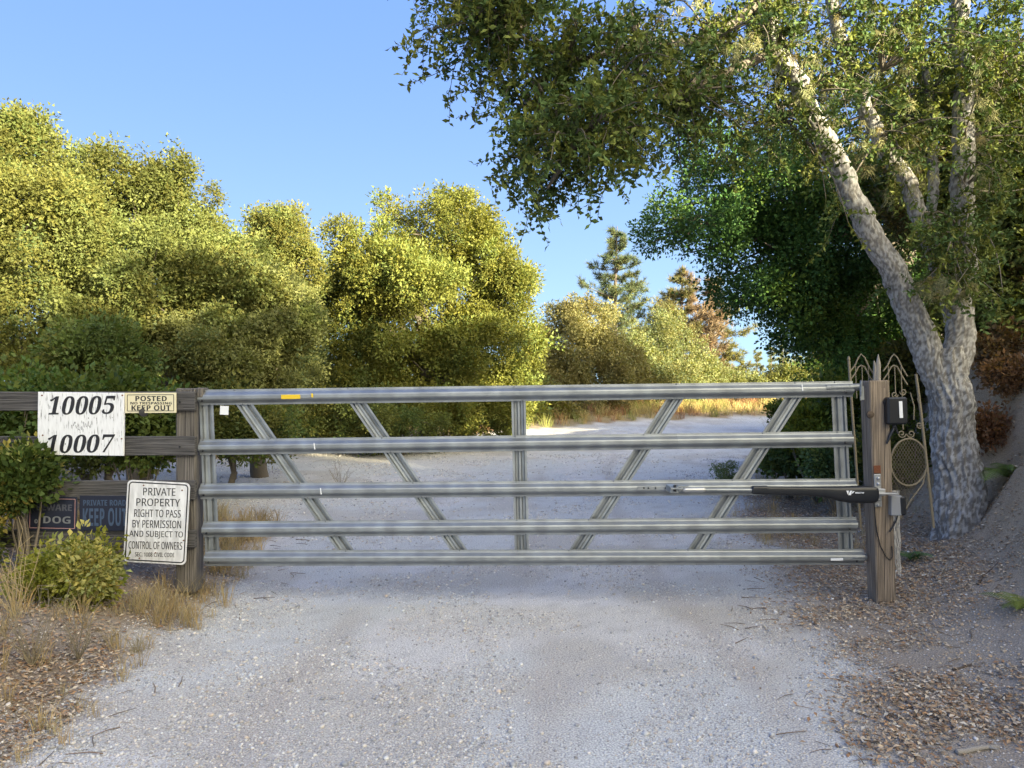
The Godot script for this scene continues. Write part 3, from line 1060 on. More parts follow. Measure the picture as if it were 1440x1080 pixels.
# ------------------------------------------------------------------ wrought-iron garden panel
func build_trellis():
	var d := 6.0
	var t := thing("garden_trellis", P(1255, 742, d), "rusty cream wrought-iron garden panel with oval mesh leaning behind the gate post", "garden trellis")
	var rod := func(pts: Array, r: float, called: String):
		var m := mb(true)
		var q := []
		for p in pts: q.append(P(p[0], p[1], d))
		m.tube(q, r, 6)
		put(called, m, M.iron, t)
	rod.call([[1193.5, 503], [1196, 545], [1203, 640], [1210, 742]], 0.011, "stake")
	rod.call([[1288, 526], [1295, 580], [1303, 650], [1313, 742]], 0.012, "stake")
	rod.call([[1245, 560], [1249, 640], [1254, 742]], 0.009, "stake")
	var m := mb(true)
	m.tube([P(1193.5, 506, d), P(1193.5, 501, d)], [0.016, 0.006], 8)
	put("finial", m, M.iron, t)
	for off in [0.0, 46.0]:
		for dy in [0.0, 12.0]:
			rod.call([[1196 + off, 522 + dy], [1202 + off, 514 + dy], [1207 + off, 503 + dy * 1.1], [1211 + off, 498 + dy * 1.3], [1216 + off, 503 + dy * 1.1], [1222 + off, 516 + dy], [1230 + off, 529 + dy]], 0.006, "arched_bar")
		for q in 3:
			rod.call([[1203 + off + q * 9, 515], [1204 + off + q * 9, 545], [1205 + off + q * 9, 560]], 0.004, "thin_bar")
	var scroll := func(cx: float, cy: float, r: float, s: float):
		var pts := []
		for i in 22:
			var an := i * 0.42
			var rr := r * (1.0 - i / 26.0)
			pts.append([cx + s * rr * cos(an), cy + rr * sin(an)])
		rod.call(pts, 0.005, "scroll")
	scroll.call(1268, 610, 6.0, 1.0); scroll.call(1281, 610, 6.0, -1.0)
	scroll.call(1258, 555, 5.0, 1.0); scroll.call(1270, 551, 5.0, -1.0); scroll.call(1293, 598, 5.0, 1.0)
	for q in [[1262, 560, 1270, 604], [1280, 552, 1285, 590], [1290, 560, 1296, 600]]: rod.call([[q[0], q[1]], [(q[0] + q[2]) * 0.5 + 3, (q[1] + q[3]) * 0.5], [q[2], q[3]]], 0.005, "curved_bar")
	var ring := []
	for i in 33: ring.append([1278 + 25.5 * cos(TAU * i / 32), 650 + 33 * sin(TAU * i / 32)])
	rod.call(ring, 0.008, "oval_ring")
	rod.call([[1253, 655], [1252, 690], [1258, 722], [1264, 732]], 0.006, "curved_bar")
	rod.call([[1303, 655], [1298, 680], [1283, 700], [1270, 722], [1264, 732]], 0.006, "curved_bar")
	# wire mesh in the oval and in the funnel below it
	m = mb()
	var inside := func(x: float, y: float) -> bool:
		var e := pow((x - 1278) / 25.5, 2) + pow((y - 650) / 33.0, 2)
		return e < 1.0 or (y > 660 and y < 730 and x > 1253 + max(0.0, y - 690) * 0.25 and x < 1303 - (y - 655) * 0.52)
	for s in [-1, 1]:
		for i in range(-30, 60):
			var run := []
			for j in 60:
				var y := 614.0 + j * 2.0
				var x: float = 1230 + i * 4.2 + s * (y - 660) * 0.62
				if inside.call(x, y): run.append(P(x, y, d + 0.004 * s))
				elif run.size() > 1:
					m.tube([run[0], run[-1]], 0.0016, 3, false)
					run = []
				else: run = []
			if run.size() > 1: m.tube([run[0], run[-1]], 0.0016, 3, false)
	put("wire_mesh", m, M.iron, t)
	# broken wooden picket standing beside it
	t = thing("wooden_picket", P(1233, 745, 5.95), "grey splintered wooden picket poking up behind the gate post", "picket")
	m = mb(true)
	m.tube([P(1236, 745, 5.95), P(1235, 600, 5.95), P(1234, 530, 5.95), P(1235, 512, 5.95), P(1235, 498, 5.95)], [0.03, 0.03, 0.026, 0.02, 0.003], 7)
	m.tube([P(1230, 560, 5.95), P(1230, 515, 5.95), P(1229, 507, 5.95)], [0.016, 0.013, 0.004], 6)
	put("splintered_stake", m, M.pale_stick, t)

# ------------------------------------------------------------------ the leaning oak beside the gate
func bark_tube(path: Array, radii: Array, seg: float, sides: int, flare := 0.0) -> MB:
	# resample, then displace with ridges; pale lichen and dark furrows as pigment
	var m := mb(true)
	var c3 := Curve3D.new()
	for i in path.size():
		var tn: Vector3 = (path[min(i + 1, path.size() - 1)] - path[max(i - 1, 0)]) / 6.0
		c3.add_point(path[i], -tn, tn)
	var ln := c3.get_baked_length()
	var n := int(ln / seg)
	var prev := Vector3.RIGHT
	var cum := [0.0]
	for i in range(1, path.size()): cum.append(cum[i - 1] + path[i].distance_to(path[i - 1]))
	var lich := FastNoiseLite.new()
	lich.seed = 12
	lich.frequency = 11.0
	lich.fractal_octaves = 4
	var fur := FastNoiseLite.new()
	fur.seed = 5
	fur.frequency = 1.0
	fur.fractal_type = FastNoiseLite.FRACTAL_RIDGED
	fur.fractal_octaves = 3
	for i in n + 1:
		var s := ln * i / n
		var p := c3.sample_baked(s, true)
		var t := (c3.sample_baked(min(s + 0.02, ln), true) - c3.sample_baked(max(s - 0.02, 0), true)).normalized()
		var a := (prev - t * prev.dot(t)).normalized()
		prev = a
		var b := t.cross(a)
		var u: float = s / ln * cum[-1]
		var r := 0.0
		for k in range(1, cum.size()):
			if u <= cum[k] + 1e-4:
				r = lerpf(radii[k - 1], radii[k], (u - cum[k - 1]) / (cum[k] - cum[k - 1]))
				break
		if r == 0.0: r = radii[-1]
		p += (a * lich.get_noise_2d(s * 0.11, 3.0) + b * lich.get_noise_2d(s * 0.11, 30.0)) * 0.045 * smoothstep(0.0, 0.5, s)
		var low: float = flare * exp(-s / 0.22)
		for k in sides:
			var an := TAU * k / sides
			var dv := a * cos(an) + b * sin(an)
			var q := p + dv * r * (1.0 + 0.13 * lich.get_noise_3d(s * 0.16, cos(an) * 0.07, sin(an) * 0.07))
			var rough: float = smoothstep(0.06, 0.16, r)
			# vertical furrows on the stem, rings on the limbs
			var f := fur.get_noise_3d(an * 2.2 + sin(s * 9.0) * 0.15, s * 2.2, 3.0)
			var wr := fur.get_noise_3d(q.x * 3.0, s * 22.0, an * 0.9)
			var disp := lerpf(wr * 0.009, f * 0.03, rough) + lich.get_noise_3d(q.x, q.y, q.z) * 0.012 + low * r * (0.75 + 0.5 * sin(an * 5.0 + 1.0))
			var l := lich.get_noise_3d(q.x * 1.2 + 4.0, q.y * 1.2, q.z * 1.2)
			var fl := lich.get_noise_3d(q.x * 3.2, q.y * lerpf(3.2, 1.3, rough), q.z * 3.2 + 2.0)
			var white: float = smoothstep(-0.15, 0.2, l * 0.22 + fl)
			var cc := Color(0.27, 0.25, 0.225).lerp(Color(0.60, 0.59, 0.565), white)
			m.col = cc
			m.vert(q + dv * disp)
	for i in n:
		for k in sides:
			var p0 := i * sides + k
			var q0 := i * sides + (k + 1) % sides
			m.quad(p0, q0, q0 + sides, p0 + sides)
	return m
func build_oak():
	var base := P(1356, 748, 6.5)
	base.y = H(base.x, base.z)
	var t := thing("leaning_oak", base, "old oak with pale lichen-covered forked trunk leaning over the gate", "tree")
	var d := 6.5
	var pp := func(l: Array) -> Array:
		var o := []
		for q in l: o.append(P(q[0], q[1], q[2]))
		return o
	var k := 6.5 / F
	var stem: Array = pp.call([[1352, 770, 6.5], [1352, 730, 6.5], [1346, 660, 6.5], [1338, 590, 6.5], [1330, 530, 6.5], [1324, 490, 6.5]])
	put("trunk", bark_tube(stem, [0.182, 0.176, 0.160, 0.152, 0.158, 0.15], 0.012, 110, 0.3), M.bark, t)
	var limb_a: Array = pp.call([[1330, 560, 6.5], [1303, 495, 6.48], [1277, 430, 6.4], [1243, 362, 6.3], [1202, 282, 6.15], [1162, 200, 6.0], [1128, 142, 5.9], [1095, 70, 5.8], [1068, 0, 5.7], [1020, -90, 5.5], [930, -170, 5.3], [820, -190, 5.1], [720, -150, 5.0]])
	put("limb", bark_tube(limb_a, [0.102, 0.108, 0.102, 0.092, 0.083, 0.074, 0.067, 0.066, 0.06, 0.054, 0.046, 0.038, 0.028], 0.02, 64), M.bark, t)
	var limb_b: Array = pp.call([[1336, 570, 6.5], [1347, 490, 6.55], [1350, 420, 6.6], [1354, 330, 6.62], [1354, 200, 6.62], [1352, 60, 6.6], [1346, -80, 6.5], [1330, -240, 6.4]])
	put("limb", bark_tube(limb_b, [0.105, 0.108, 0.10, 0.09, 0.083, 0.076, 0.066, 0.042], 0.02, 56), M.bark, t)
	var limb_c: Array = pp.call([[1342, 440, 6.65], [1322, 380, 6.7], [1298, 315, 6.7], [1270, 250, 6.65], [1238, 195, 6.55], [1208, 125, 6.45], [1172, 30, 6.3], [1140, -70, 6.1], [1080, -180, 5.9]])
	put("limb", bark_tube(limb_c, [0.078, 0.075, 0.07, 0.065, 0.06, 0.054, 0.048, 0.04, 0.03], 0.02, 44), M.bark, t)
	var limb_d: Array = pp.call([[1318, 345, 6.75], [1311, 290, 6.8], [1312, 215, 6.85], [1308, 130, 6.8], [1290, 40, 6.7]])
	put("limb", bark_tube(limb_d, [0.045, 0.042, 0.038, 0.03, 0.02], 0.025, 20), M.bark, t)
	# branches reach from the limbs to points all through the crown; leafy twigs sit along them
	var skeleton := []
	for l in [[limb_a, 6], [limb_b, 3], [limb_c, 4], [limb_d, 2]]:
		for i in range(l[1], l[0].size()): skeleton.append(l[0][i])
		for i in range(l[1], l[0].size() - 1): skeleton.append((l[0][i] + l[0][i + 1]) * 0.5)
	skeleton += pp.call([[1000, 60, 5.6], [900, 60, 5.4], [800, 90, 5.2], [860, 140, 5.2], [720, 30, 5.1], [960, 130, 5.5], [760, 160, 5.1], [800, 215, 5.0], [1100, 170, 6.1], [1240, 100, 6.3], [1410, 90, 6.6]])
	var br := mb(true)
	br.col = Color(1, 1, 1)
	rng.seed = 300
	for q in [[limb_a[8], [1000, 60, 5.6], [900, 60, 5.4], [800, 90, 5.2], [720, 30, 5.1]], [limb_a[7], [960, 130, 5.5], [860, 140, 5.2], [760, 160, 5.1]], [P(860, 140, 5.2), [800, 215, 5.0], [770, 265, 4.95]]]:
		var pts := [q[0]]
		for i in range(1, q.size()): pts.append(P(q[i][0], q[i][1], q[i][2]))
		br.tube(pts, taper(0.04, 0.010, pts.size()), 7)
	var lobes := [[700, 40, 95, 70, 5.0, 40], [640, 20, 55, 45, 5.0, 14], [620, 70, 30, 40, 5.0, 6], [770, 100, 110, 90, 5.1, 52], [790, 190, 100, 75, 5.0, 44], [780, 262, 55, 35, 4.95, 12], [740, 225, 45, 40, 5.0, 10], [880, 120, 110, 100, 5.3, 56], [880, 210, 70, 50, 5.2, 22], [980, 80, 120, 90, 5.6, 56], [1000, 190, 90, 70, 5.9, 34], [1090, 60, 100, 80, 5.9, 40], [1120, 190, 70, 70, 6.6, 24], [1200, 60, 110, 80, 6.3, 44], [1240, 170, 90, 70, 7.0, 28], [1310, 50, 90, 80, 6.6, 36], [1410, 80, 70, 100, 6.5, 40], [1420, 220, 50, 80, 7.0, 24], [1310, 400, 45, 30, 6.2, 12], [1180, 170, 60, 60, 5.7, 14], [1340, 120, 60, 60, 6.2, 14], [1270, 210, 50, 50, 6.2, 10], [1400, 250, 40, 50, 6.3, 10], [1300, 350, 45, 40, 6.1, 8], [1180, 300, 35, 30, 6.0, 4], [1370, 330, 40, 60, 6.2, 9], [1360, 440, 40, 25, 6.1, 6], [900, -130, 260, 110, 5.4, 60], [1250, -130, 260, 110, 6.3, 60]]
	var lv := Leaves.new(twig_mesh(15, 0.2, 0.042, 0.022, 61), [Color(0.11, 0.145, 0.04)], 0.4, rng)
	rng.seed = 301
	for lb in lobes:
		var kk: float = lb[4] / F
		for i in lb[5]:
			var dv := rnd_dir() * pow(rng.randf(), 0.4)
			var tip := P(lb[0], lb[1], lb[4]) + Vector3(dv.x * lb[2] * kk, dv.y * lb[3] * kk, dv.z * 0.75)
			var from := Vector3.ZERO
			var best := 1e9
			for s in skeleton:
				var e: float = s.distance_to(tip) + max(0.0, tip.y - s.y) * 0.1
				if e < best:
					best = e
					from = s
			var pts := curve(from, tip, 0.08, 7, 0.12)
			br.tube(pts, taper(0.010, 0.002, 7), 4, false)
			var ln := from.distance_to(tip)
			var cnt := int(clampf(ln * 9.0, 5, 14))
			for w in cnt:
				var u := lerpf(0.35, 1.0, (w + rng.randf()) / cnt) * 5.999
				var p: Vector3 = pts[int(u)].lerp(pts[int(u) + 1], u - int(u))
				var fw: Vector3 = (pts[int(u) + 1] - pts[int(u)]).normalized()
				var dir := (fw * 0.6 + rnd_dir() + Vector3(0, -0.15, 0)).normalized()
				lv.add(basis_y(dir, rng.randf_range(0.75, 1.35)), p - base, 0, rng.randi_range(0, 8))
			lv.add(basis_y((pts[6] - pts[5]).normalized(), 1.3), pts[6] - base, 0, rng.randi_range(2, 8))
	put("branches", br, M.branch, t)
	put("crown", lv.mesh(), M.gloss_leaf, t)
	# grey-green lichen tufts hanging in the crown
	var lm := MB.new()
	rng.seed = 302
	for i in 70:
		var q := rnd_dir() * 0.03
		lm.col = Color(1, 1, 1) * rng.randf_range(0.7, 1.2)
		var e := q + (rnd_dir() + Vector3(0, -0.5, 0)) * rng.randf_range(0.03, 0.09)
		var sd := rnd_dir() * 0.003
		lm.tri3(q - sd, q + sd, e)
	lv = Leaves.new(lm.soup(), [Color(0.30, 0.28, 0.13)], 0.3, rng)
	for i in 360:
		var q: Array = [[1080, 110, 90, 60, 5.9], [1180, 60, 110, 60, 6.2], [1375, 160, 25, 110, 6.5], [960, 60, 110, 60, 5.6], [1260, 220, 60, 60, 6.8], [1330, 405, 40, 14, 6.3], [1230, 150, 80, 60, 6.6]][i % 7]
		var dv := rnd_dir()
		lv.add(Basis(Vector3.UP, rng.randf() * TAU).scaled(Vector3.ONE * rng.randf_range(0.5, 1.2)), P(q[0] + dv.x * q[2], q[1] + dv.y * q[3], q[4] + dv.z * 0.5) - base, 0, rng.randi_range(0, 8))
	put("lichen", lv.mesh(), M.dry, t)

# ------------------------------------------------------------------ trees
func tree(called: String, label: String, base: Vector3, fork_h: float, r: float, lobes: Array, n: int, mesh: MB, col: Color, sd: int, scl := 1.0, group := "", alt := Color(-1, 0, 0), share := 0.0, m: Material = null) -> Node3D:
	base.y = H(base.x, base.z)
	var t := thing(called, base, label, "tree", group)
	trunk_and_limbs(t, base, base + Vector3(0, fork_h, 0), r, lobes, M.bark, sd)
	crown(t, "crown", lobes, n, mesh, m if m else M.leaf, col, 0.22, sd + 1, scl, 24, 0.35, 0.1, alt, share)
	return t
func pine(called: String, label: String, base: Vector3, top: float, whorls: Array, col: Color, mesh: MB, sd: int, group := "", dead := Color(-1, 0, 0), dead_side := 0.0):
	base.y = H(base.x, base.z)
	var t := thing(called, base, label, "tree", group)
	rng.seed = sd
	var m := mb(true)
	m.col = Color(0.2, 0.16, 0.13)
	m.tube(curve(base - Vector3(0, 0.3, 0), Vector3(base.x, top, base.z), 0.0, 9, 0.15), taper(0.22, 0.02, 9), 8)
	put("trunk", m, M.bark, t)
	var br := mb(true)
	br.col = Color(0.2, 0.16, 0.13)
	var lv := Leaves.new(mesh, [col, dead if dead.r >= 0 else col], 0.35, rng)
	for w in whorls:
		var y: float = w[0]
		var cnt: int = w[2]
		for i in cnt:
			var an := TAU * (i + rng.randf()) / cnt
			var l: float = w[1] * rng.randf_range(0.35, 1.2)
			var a := Vector3(base.x, y + rng.randf_range(-0.25, 0.25), base.z)
			var e := a + Vector3(cos(an) * l, l * rng.randf_range(0.1, 0.45), sin(an) * l)
			var pts := curve(a, e, -0.05 * l, 6, 0.08)
			br.tube(pts, taper(0.035, 0.008, 6), 4, false)
			var c := 1 if dead.r >= 0 and cos(an) > 1.0 - dead_side * 2.0 else 0
			for k in int(6 + l * 11):
				var u := lerpf(0.3, 1.0, rng.randf()) * 4.999
				var p: Vector3 = pts[int(u)].lerp(pts[int(u) + 1], u - int(u)) + rnd_dir() * 0.14 * l * Vector3(1, 0.5, 1)
				var dir := ((e - a).normalized() + rnd_dir() * 0.9 + Vector3(0, 0.5, 0)).normalized()
				lv.add(basis_y(dir, rng.randf_range(0.7, 1.3)), p - base, c, rng.randi_range(0, 8))
	put("branches", br, M.bark, t)
	put("crown", lv.mesh(), M.needle, t)
func build_trees():
	var c1 := clump_mesh(44, 0.16, 0.046, 0.031, 71, false, 0.35, true)
	var c2 := clump_mesh(40, 0.19, 0.058, 0.038, 72, false, 0.35, true)
	var c3 := clump_mesh(26, 0.26, 0.085, 0.055, 73, false, 0.35, true)
	var yg := Color(0.165, 0.185, 0.06)
	var dk := Color(0.14, 0.17, 0.055)
	tree("oak_tree", "tall yellow-green oak whose crown rises highest behind the house numbers", P(-60, 640, 11.5), 1.4, 0.16, [lobe(5, 235, 85, 75, 11.5), lobe(-70, 300, 110, 100, 11.5), lobe(60, 330, 95, 90, 11.0), lobe(-30, 430, 120, 90, 11.0), lobe(40, 500, 90, 70, 10.6)], 3700, c1, yg, 500, 1.0, "", dk, 0.12)
	tree("oak_tree", "broad yellow-green oak with domed crown behind the POSTED notice", P(200, 640, 12.0), 1.3, 0.17, [lobe(165, 275, 70, 65, 12.0), lobe(235, 300, 75, 70, 12.0), lobe(130, 350, 85, 70, 11.6), lobe(285, 365, 75, 65, 11.8), lobe(210, 400, 110, 75, 11.2), lobe(330, 420, 70, 70, 11.4), lobe(130, 470, 80, 65, 10.8)], 4900, c1, yg, 510, 1.0, "", dk, 0.1)
	tree("oak_tree", "pale rounded oak bush whose foliage hangs beside the gate's latch end", P(370, 640, 12.2), 0.9, 0.13, [lobe(370, 440, 75, 60, 11.6), lobe(405, 420, 45, 40, 11.8), lobe(390, 500, 65, 55, 11.3), lobe(300, 500, 80, 55, 11.0), lobe(340, 560, 80, 40, 11.2)], 2800, c1, Color(0.18, 0.195, 0.075), 520, 0.95, "", dk, 0.08)
	tree("oak_tree", "slim dark-topped oak showing between the two broad oaks", P(388, 640, 15.5), 2.2, 0.12, [lobe(388, 335, 48, 42, 15.5), lobe(365, 375, 45, 40, 15.5), lobe(415, 385, 45, 40, 15.4), lobe(395, 440, 60, 50, 15.5)], 1500, c1, Color(0.18, 0.195, 0.06), 530, 1.1, "", dk, 0.2)
	tree("oak_tree", "large sunlit yellow oak standing alone behind the gate's centre", P(600, 615, 17.0), 1.3, 0.2, [lobe(600, 330, 75, 66, 17.0), lobe(655, 320, 50, 50, 17.0), lobe(520, 375, 75, 62, 16.8), lobe(690, 370, 50, 55, 17.0), lobe(585, 430, 110, 80, 16.4), lobe(490, 440, 55, 75, 16.6), lobe(715, 425, 50, 55, 17.0), lobe(690, 490, 70, 60, 16.6), lobe(500, 530, 65, 60, 16.4), lobe(610, 535, 85, 55, 16.2), lobe(715, 555, 50, 40, 17.0)], 5600, c2, Color(0.185, 0.20, 0.052), 540, 1.0, "", dk, 0.1)
	# oaks further back, closing the view under the nearer crowns
	var fb := [["green oak far back between the lone oak and the pale oak bush", 440, 540, 75, 60, 21.0], ["green oak far back behind the pale oak bush", 330, 530, 80, 70, 19.0], ["green oak far back behind the white number board", 180, 520, 100, 80, 18.0], ["green oak behind the lone oak's trunk", 570, 545, 85, 55, 22.5], ["green oak behind the lone oak's sunlit flank", 700, 550, 75, 45, 25.0]]
	for i in fb.size():
		var b: Array = fb[i]
		tree("oak_tree", b[0], P(b[1], 600, b[5]), 0.7, 0.13, [lobe(b[1], b[2], b[3], b[4], b[5]), lobe(b[1] - b[3] * 0.5, b[2] + 25, b[3] * 0.7, b[4] * 0.6, b[5]), lobe(b[1] + b[3] * 0.5, b[2] + 25, b[3] * 0.7, b[4] * 0.6, b[5])], 520, c3, yg, 560 + i * 4, 1.6)
	# the dark understorey that fills in below the crowns
	var hb := [["leafy bush growing in the gap between two sunlit oaks", 455, 570, 45, 45, 15.6], ["leafy bush crouching under the lone yellow oak", 560, 590, 70, 32, 15.4], ["low bush at the foot of the lone oak's sunlit side", 660, 590, 60, 24, 17.0], ["green thicket behind the fence's lower boards", 120, 585, 90, 50, 9.2], ["green thicket beside the latch post, behind the gate", 330, 592, 80, 34, 10.2], ["leafy bush rising over the white number board", 150, 500, 62, 50, 9.0]]
	var hs := 600
	for b in hb:
		var base := P(b[1], 620, b[5])
		base.y = H(base.x, base.z)
		var t := thing("leafy_bush", base, b[0], "bush", "bushes under the oaks")
		var lb := [lobe(b[1], b[2], b[3], b[4], b[5]), lobe(b[1] - b[3] * 0.5, b[2] + b[4] * 0.4, b[3] * 0.6, b[4] * 0.7, b[5]), lobe(b[1] + b[3] * 0.5, b[2] + b[4] * 0.4, b[3] * 0.6, b[4] * 0.7, b[5])]
		trunk_and_limbs(t, base, base + Vector3(0, 0.35, 0), 0.05, lb, M.bark, hs)
		crown(t, "foliage", lb, 420, c2, M.leaf, yg, 0.25, hs + 1, 0.8, 16, 0.42, 0.03, Color(0.13, 0.17, 0.055), 0.4)
		hs += 10
	tree("oak_tree", "grey-green shrubby oak at the bend with bare stems showing", P(800, 600, 28.0), 0.9, 0.12, [lobe(800, 470, 45, 45, 28), lobe(835, 465, 45, 45, 28.4), lobe(785, 525, 42, 32, 27.5), lobe(840, 525, 46, 34, 27.5), lobe(872, 515, 34, 36, 28.5), lobe(758, 500, 34, 40, 27.5)], 2400, c3, Color(0.24, 0.23, 0.105), 700, 0.95)
	tree("oak_tree", "grey-green rounded oak below the tall pine", P(925, 600, 32.0), 1.0, 0.14, [lobe(925, 480, 45, 42, 32), lobe(890, 505, 50, 40, 31.5), lobe(960, 510, 45, 34, 32), lobe(930, 530, 66, 20, 31), lobe(985, 530, 36, 20, 32)], 2500, c3, Color(0.23, 0.235, 0.10), 710, 0.95)
	tree("oak_tree", "small pale oak bush between the dying pine and the roadside weeds", P(1010, 600, 38.0), 0.6, 0.08, [lobe(1010, 538, 32, 16, 38), lobe(1042, 542, 30, 12, 38)], 800, c3, Color(0.20, 0.205, 0.08), 720, 1.2)
	var nm := needle_mesh(26, 0.30, 0.012, 81)
	var p := P(868, 600, 44.0)
	var k := 44.0 / F
	var wh := []
	for i in 13: wh.append([EYE + (551 - (332 + i * 13)) * k, 0.35 + min(i, 8) * 0.26 - max(0, i - 9) * 0.12, 5 + i % 2])
	pine("tall_pine", "tall thin-topped green pine standing beyond the bend", p, EYE + (551 - 318) * k, wh, Color(0.11, 0.125, 0.055), nm, 800)
	wh = []
	for i in 12: wh.append([EYE + (551 - (388 + i * 13)) * k, 0.4 + min(i, 6) * 0.3, 6 + mini(i, 3)])
	pine("dying_pine", "half-dead pine with rust-brown branches on its outer side", P(960, 600, 44.0), EYE + (551 - 372) * k, wh, Color(0.15, 0.145, 0.06), nm, 810, "", Color(0.21, 0.15, 0.09), 0.28)
	wh = []
	for i in 11: wh.append([EYE + (551 - (400 + i * 13)) * k, 0.4 + min(i, 6) * 0.27, 6])
	pine("brown_pine", "mostly brown dying pine with sparse orange needles", P(1004, 600, 45.0), EYE + (551 - 392) * k, wh, Color(0.20, 0.15, 0.09), nm, 820, "", Color(0.14, 0.14, 0.05), 0.3)
	# far conifers in the gap
	var i2 := 0
	for q in [[1042, 508, 80], [1066, 495, 88], [1085, 488, 90], [1101, 486, 92], [1122, 502, 85], [1150, 498, 80], [1180, 505, 82], [1030, 520, 95], [1215, 500, 85]]:
		var kk: float = q[2] / F
		var wl := []
		for i in 6: wl.append([EYE + (551 - (q[1] + 3 + i * 9)) * kk, 0.3 + i * 0.2, 5])
		pine("far_conifer", "small far conifer in the gap beyond the bend", P(q[0], 590, q[2]), EYE + (551 - q[1]) * kk, wl, Color(0.17, 0.18, 0.075), nm, 830 + i2, "conifers in the gap beyond the bend")
		i2 += 1
	tree("oak_tree", "bright sunlit bush at the far end of the driveway", P(1125, 590, 40.0), 0.6, 0.1, [lobe(1128, 530, 30, 24, 40), lobe(1100, 545, 34, 16, 40), lobe(1160, 540, 34, 24, 40)], 800, c3, Color(0.20, 0.205, 0.07), 850, 1.3)
	# the dark oak over the far side of the driveway
	var dn := clump_mesh(20, 0.15, 0.055, 0.03, 62)
	var lr := [lobe(1000, 300, 85, 70, 9.6), lobe(940, 320, 45, 40, 9.5), lobe(1090, 260, 90, 75, 9.8), lobe(1080, 370, 80, 70, 9.6), lobe(1160, 330, 90, 90, 9.9), lobe(1130, 430, 60, 55, 9.7), lobe(1200, 440, 70, 70, 10.0), lobe(1240, 300, 90, 90, 10.2), lobe(1010, 230, 70, 45, 9.8), lobe(1270, 440, 70, 80, 10.5), lobe(1180, 490, 50, 30, 9.6)]
	tree("oak_tree", "dense dark green oak leaning out from the bank behind the forked trunk", P(1275, 590, 10.6), 1.5, 0.15, lr, 5200, dn, Color(0.07, 0.13, 0.034), 900, 1.0, "", Color(0.10, 0.16, 0.035), 0.18, M.gloss_leaf)
	# trees on the bank, past the forked trunk
	var bt := [["olive oak crown pressing in above the fern bank", 1420, 380, 90, 110, 8.2], ["dim brownish oak thicket on the bank behind the forked trunk", 1330, 520, 70, 60, 10.0], ["tall oak on the bank filling the sky behind the upright limb", 1330, 200, 130, 110, 8.4], ["olive oak high on the bank beyond the fern", 1520, 260, 130, 150, 7.8]]
	hs = 930
	for b in bt:
		tree("bank_oak", b[0], P(b[1] + 60, 560, b[5] + 0.3), 1.2, 0.12, [lobe(b[1], b[2], b[3], b[4], b[5]), lobe(b[1] + 50, b[2] - 40, b[3] * 0.8, b[4] * 0.7, b[5]), lobe(b[1] + 30, b[2] + b[4] * 0.7, b[3] * 0.8, b[4] * 0.6, b[5])], 1000, c2, Color(0.14, 0.16, 0.05), hs, 1.0, "oaks on the bank", Color(0.13, 0.11, 0.05), 0.2)
		hs += 10
	rng.seed = 945
	var ib := [[12.0, -16.0], [15.0, -18.5], [9.3, -17.6], [10.5, -20.5]]  # oaks out of view, put here to keep sun off the bend
	for i in 4:
		var s := Vector3(ib[i][0], H(ib[i][0], ib[i][1]), ib[i][1])
		tree("bend_oak", "dense unseen oak on the inner side of the driveway's bend", s, 1.0, 0.14, [[s + Vector3(0, 2.6, 0), Vector3(1.7, 1.5, 1.7)], [s + Vector3(0.7, 1.5, 0.4), Vector3(1.4, 1.2, 1.4)], [s + Vector3(-0.6, 1.3, -0.3), Vector3(1.3, 1.1, 1.3)]], 1100, c3, Color(0.14, 0.16, 0.05), 946 + i * 3, 1.4, "oaks inside the bend")
	# oaks on the ridge behind the viewer: they hold the low sun off the driveway
	rng.seed = 950
	var spots := []
	for i in 15:
		var q := -18.5 + i * 1.8
		var a := 25.0 + rng.randf_range(-2.5, 2.5)
		spots.append(Vector3(a * 0.72 + q * 0.69, 0, a * 0.69 - q * 0.72))
	for i in spots.size():
		var s: Vector3 = spots[i]
		s.y = H(s.x, s.z)
		rng.seed = 960 + i
		var hh := rng.randf_range(1.9, 3.2)
		var lb := [[s + Vector3(0, hh * 0.8, 0), Vector3(1.9, 1.3, 1.9)], [s + Vector3(0.8, hh * 0.45, -0.6), Vector3(1.5, 1.2, 1.5)], [s + Vector3(-0.7, hh * 0.4, 0.6), Vector3(1.5, 1.2, 1.5)]]
		tree("ridge_oak", "round oak in the row along the ridge above the driveway", s, 0.8, 0.16, lb, 180, c3, Color(0.14, 0.16, 0.05), 1000 + i * 3, 2.8, "oaks along the ridge")

# ------------------------------------------------------------------ shrubs, ferns, grass
func shrub(called: String, label: String, c: Vector3, r: Vector3, n: int, mesh: MB, col: Color, sd: int, scl := 1.0, group := "", alt := Color(-1, 0, 0), share := 0.0, m: Material = null):
	var base := Vector3(c.x, H(c.x, c.z), c.z)
	c.y = max(c.y, base.y + r.y * 0.55)   # nothing grows below the ground
	var t := thing(called, base, label, "shrub", group)
	rng.seed = sd
	var st := mb(true)
	for i in 9:
		var e := c + rnd_dir() * r * 0.8
		st.tube(curve(base - Vector3(0, 0.05, 0), e, 0.03, 6, 0.05), taper(0.012, 0.003, 6), 5)
	put("stems", st, M.branch, t)
	r *= 0.72
	crown(t, "foliage", [[c, r], [c + Vector3(r.x * 0.4, -r.y * 0.3, 0), r * 0.6], [c + Vector3(-r.x * 0.4, -r.y * 0.2, 0.05), r * 0.6]], n, mesh, m if m else M.leaf, col, 0.25, sd + 1, scl, 12, 0.4, 0.02, alt, share)
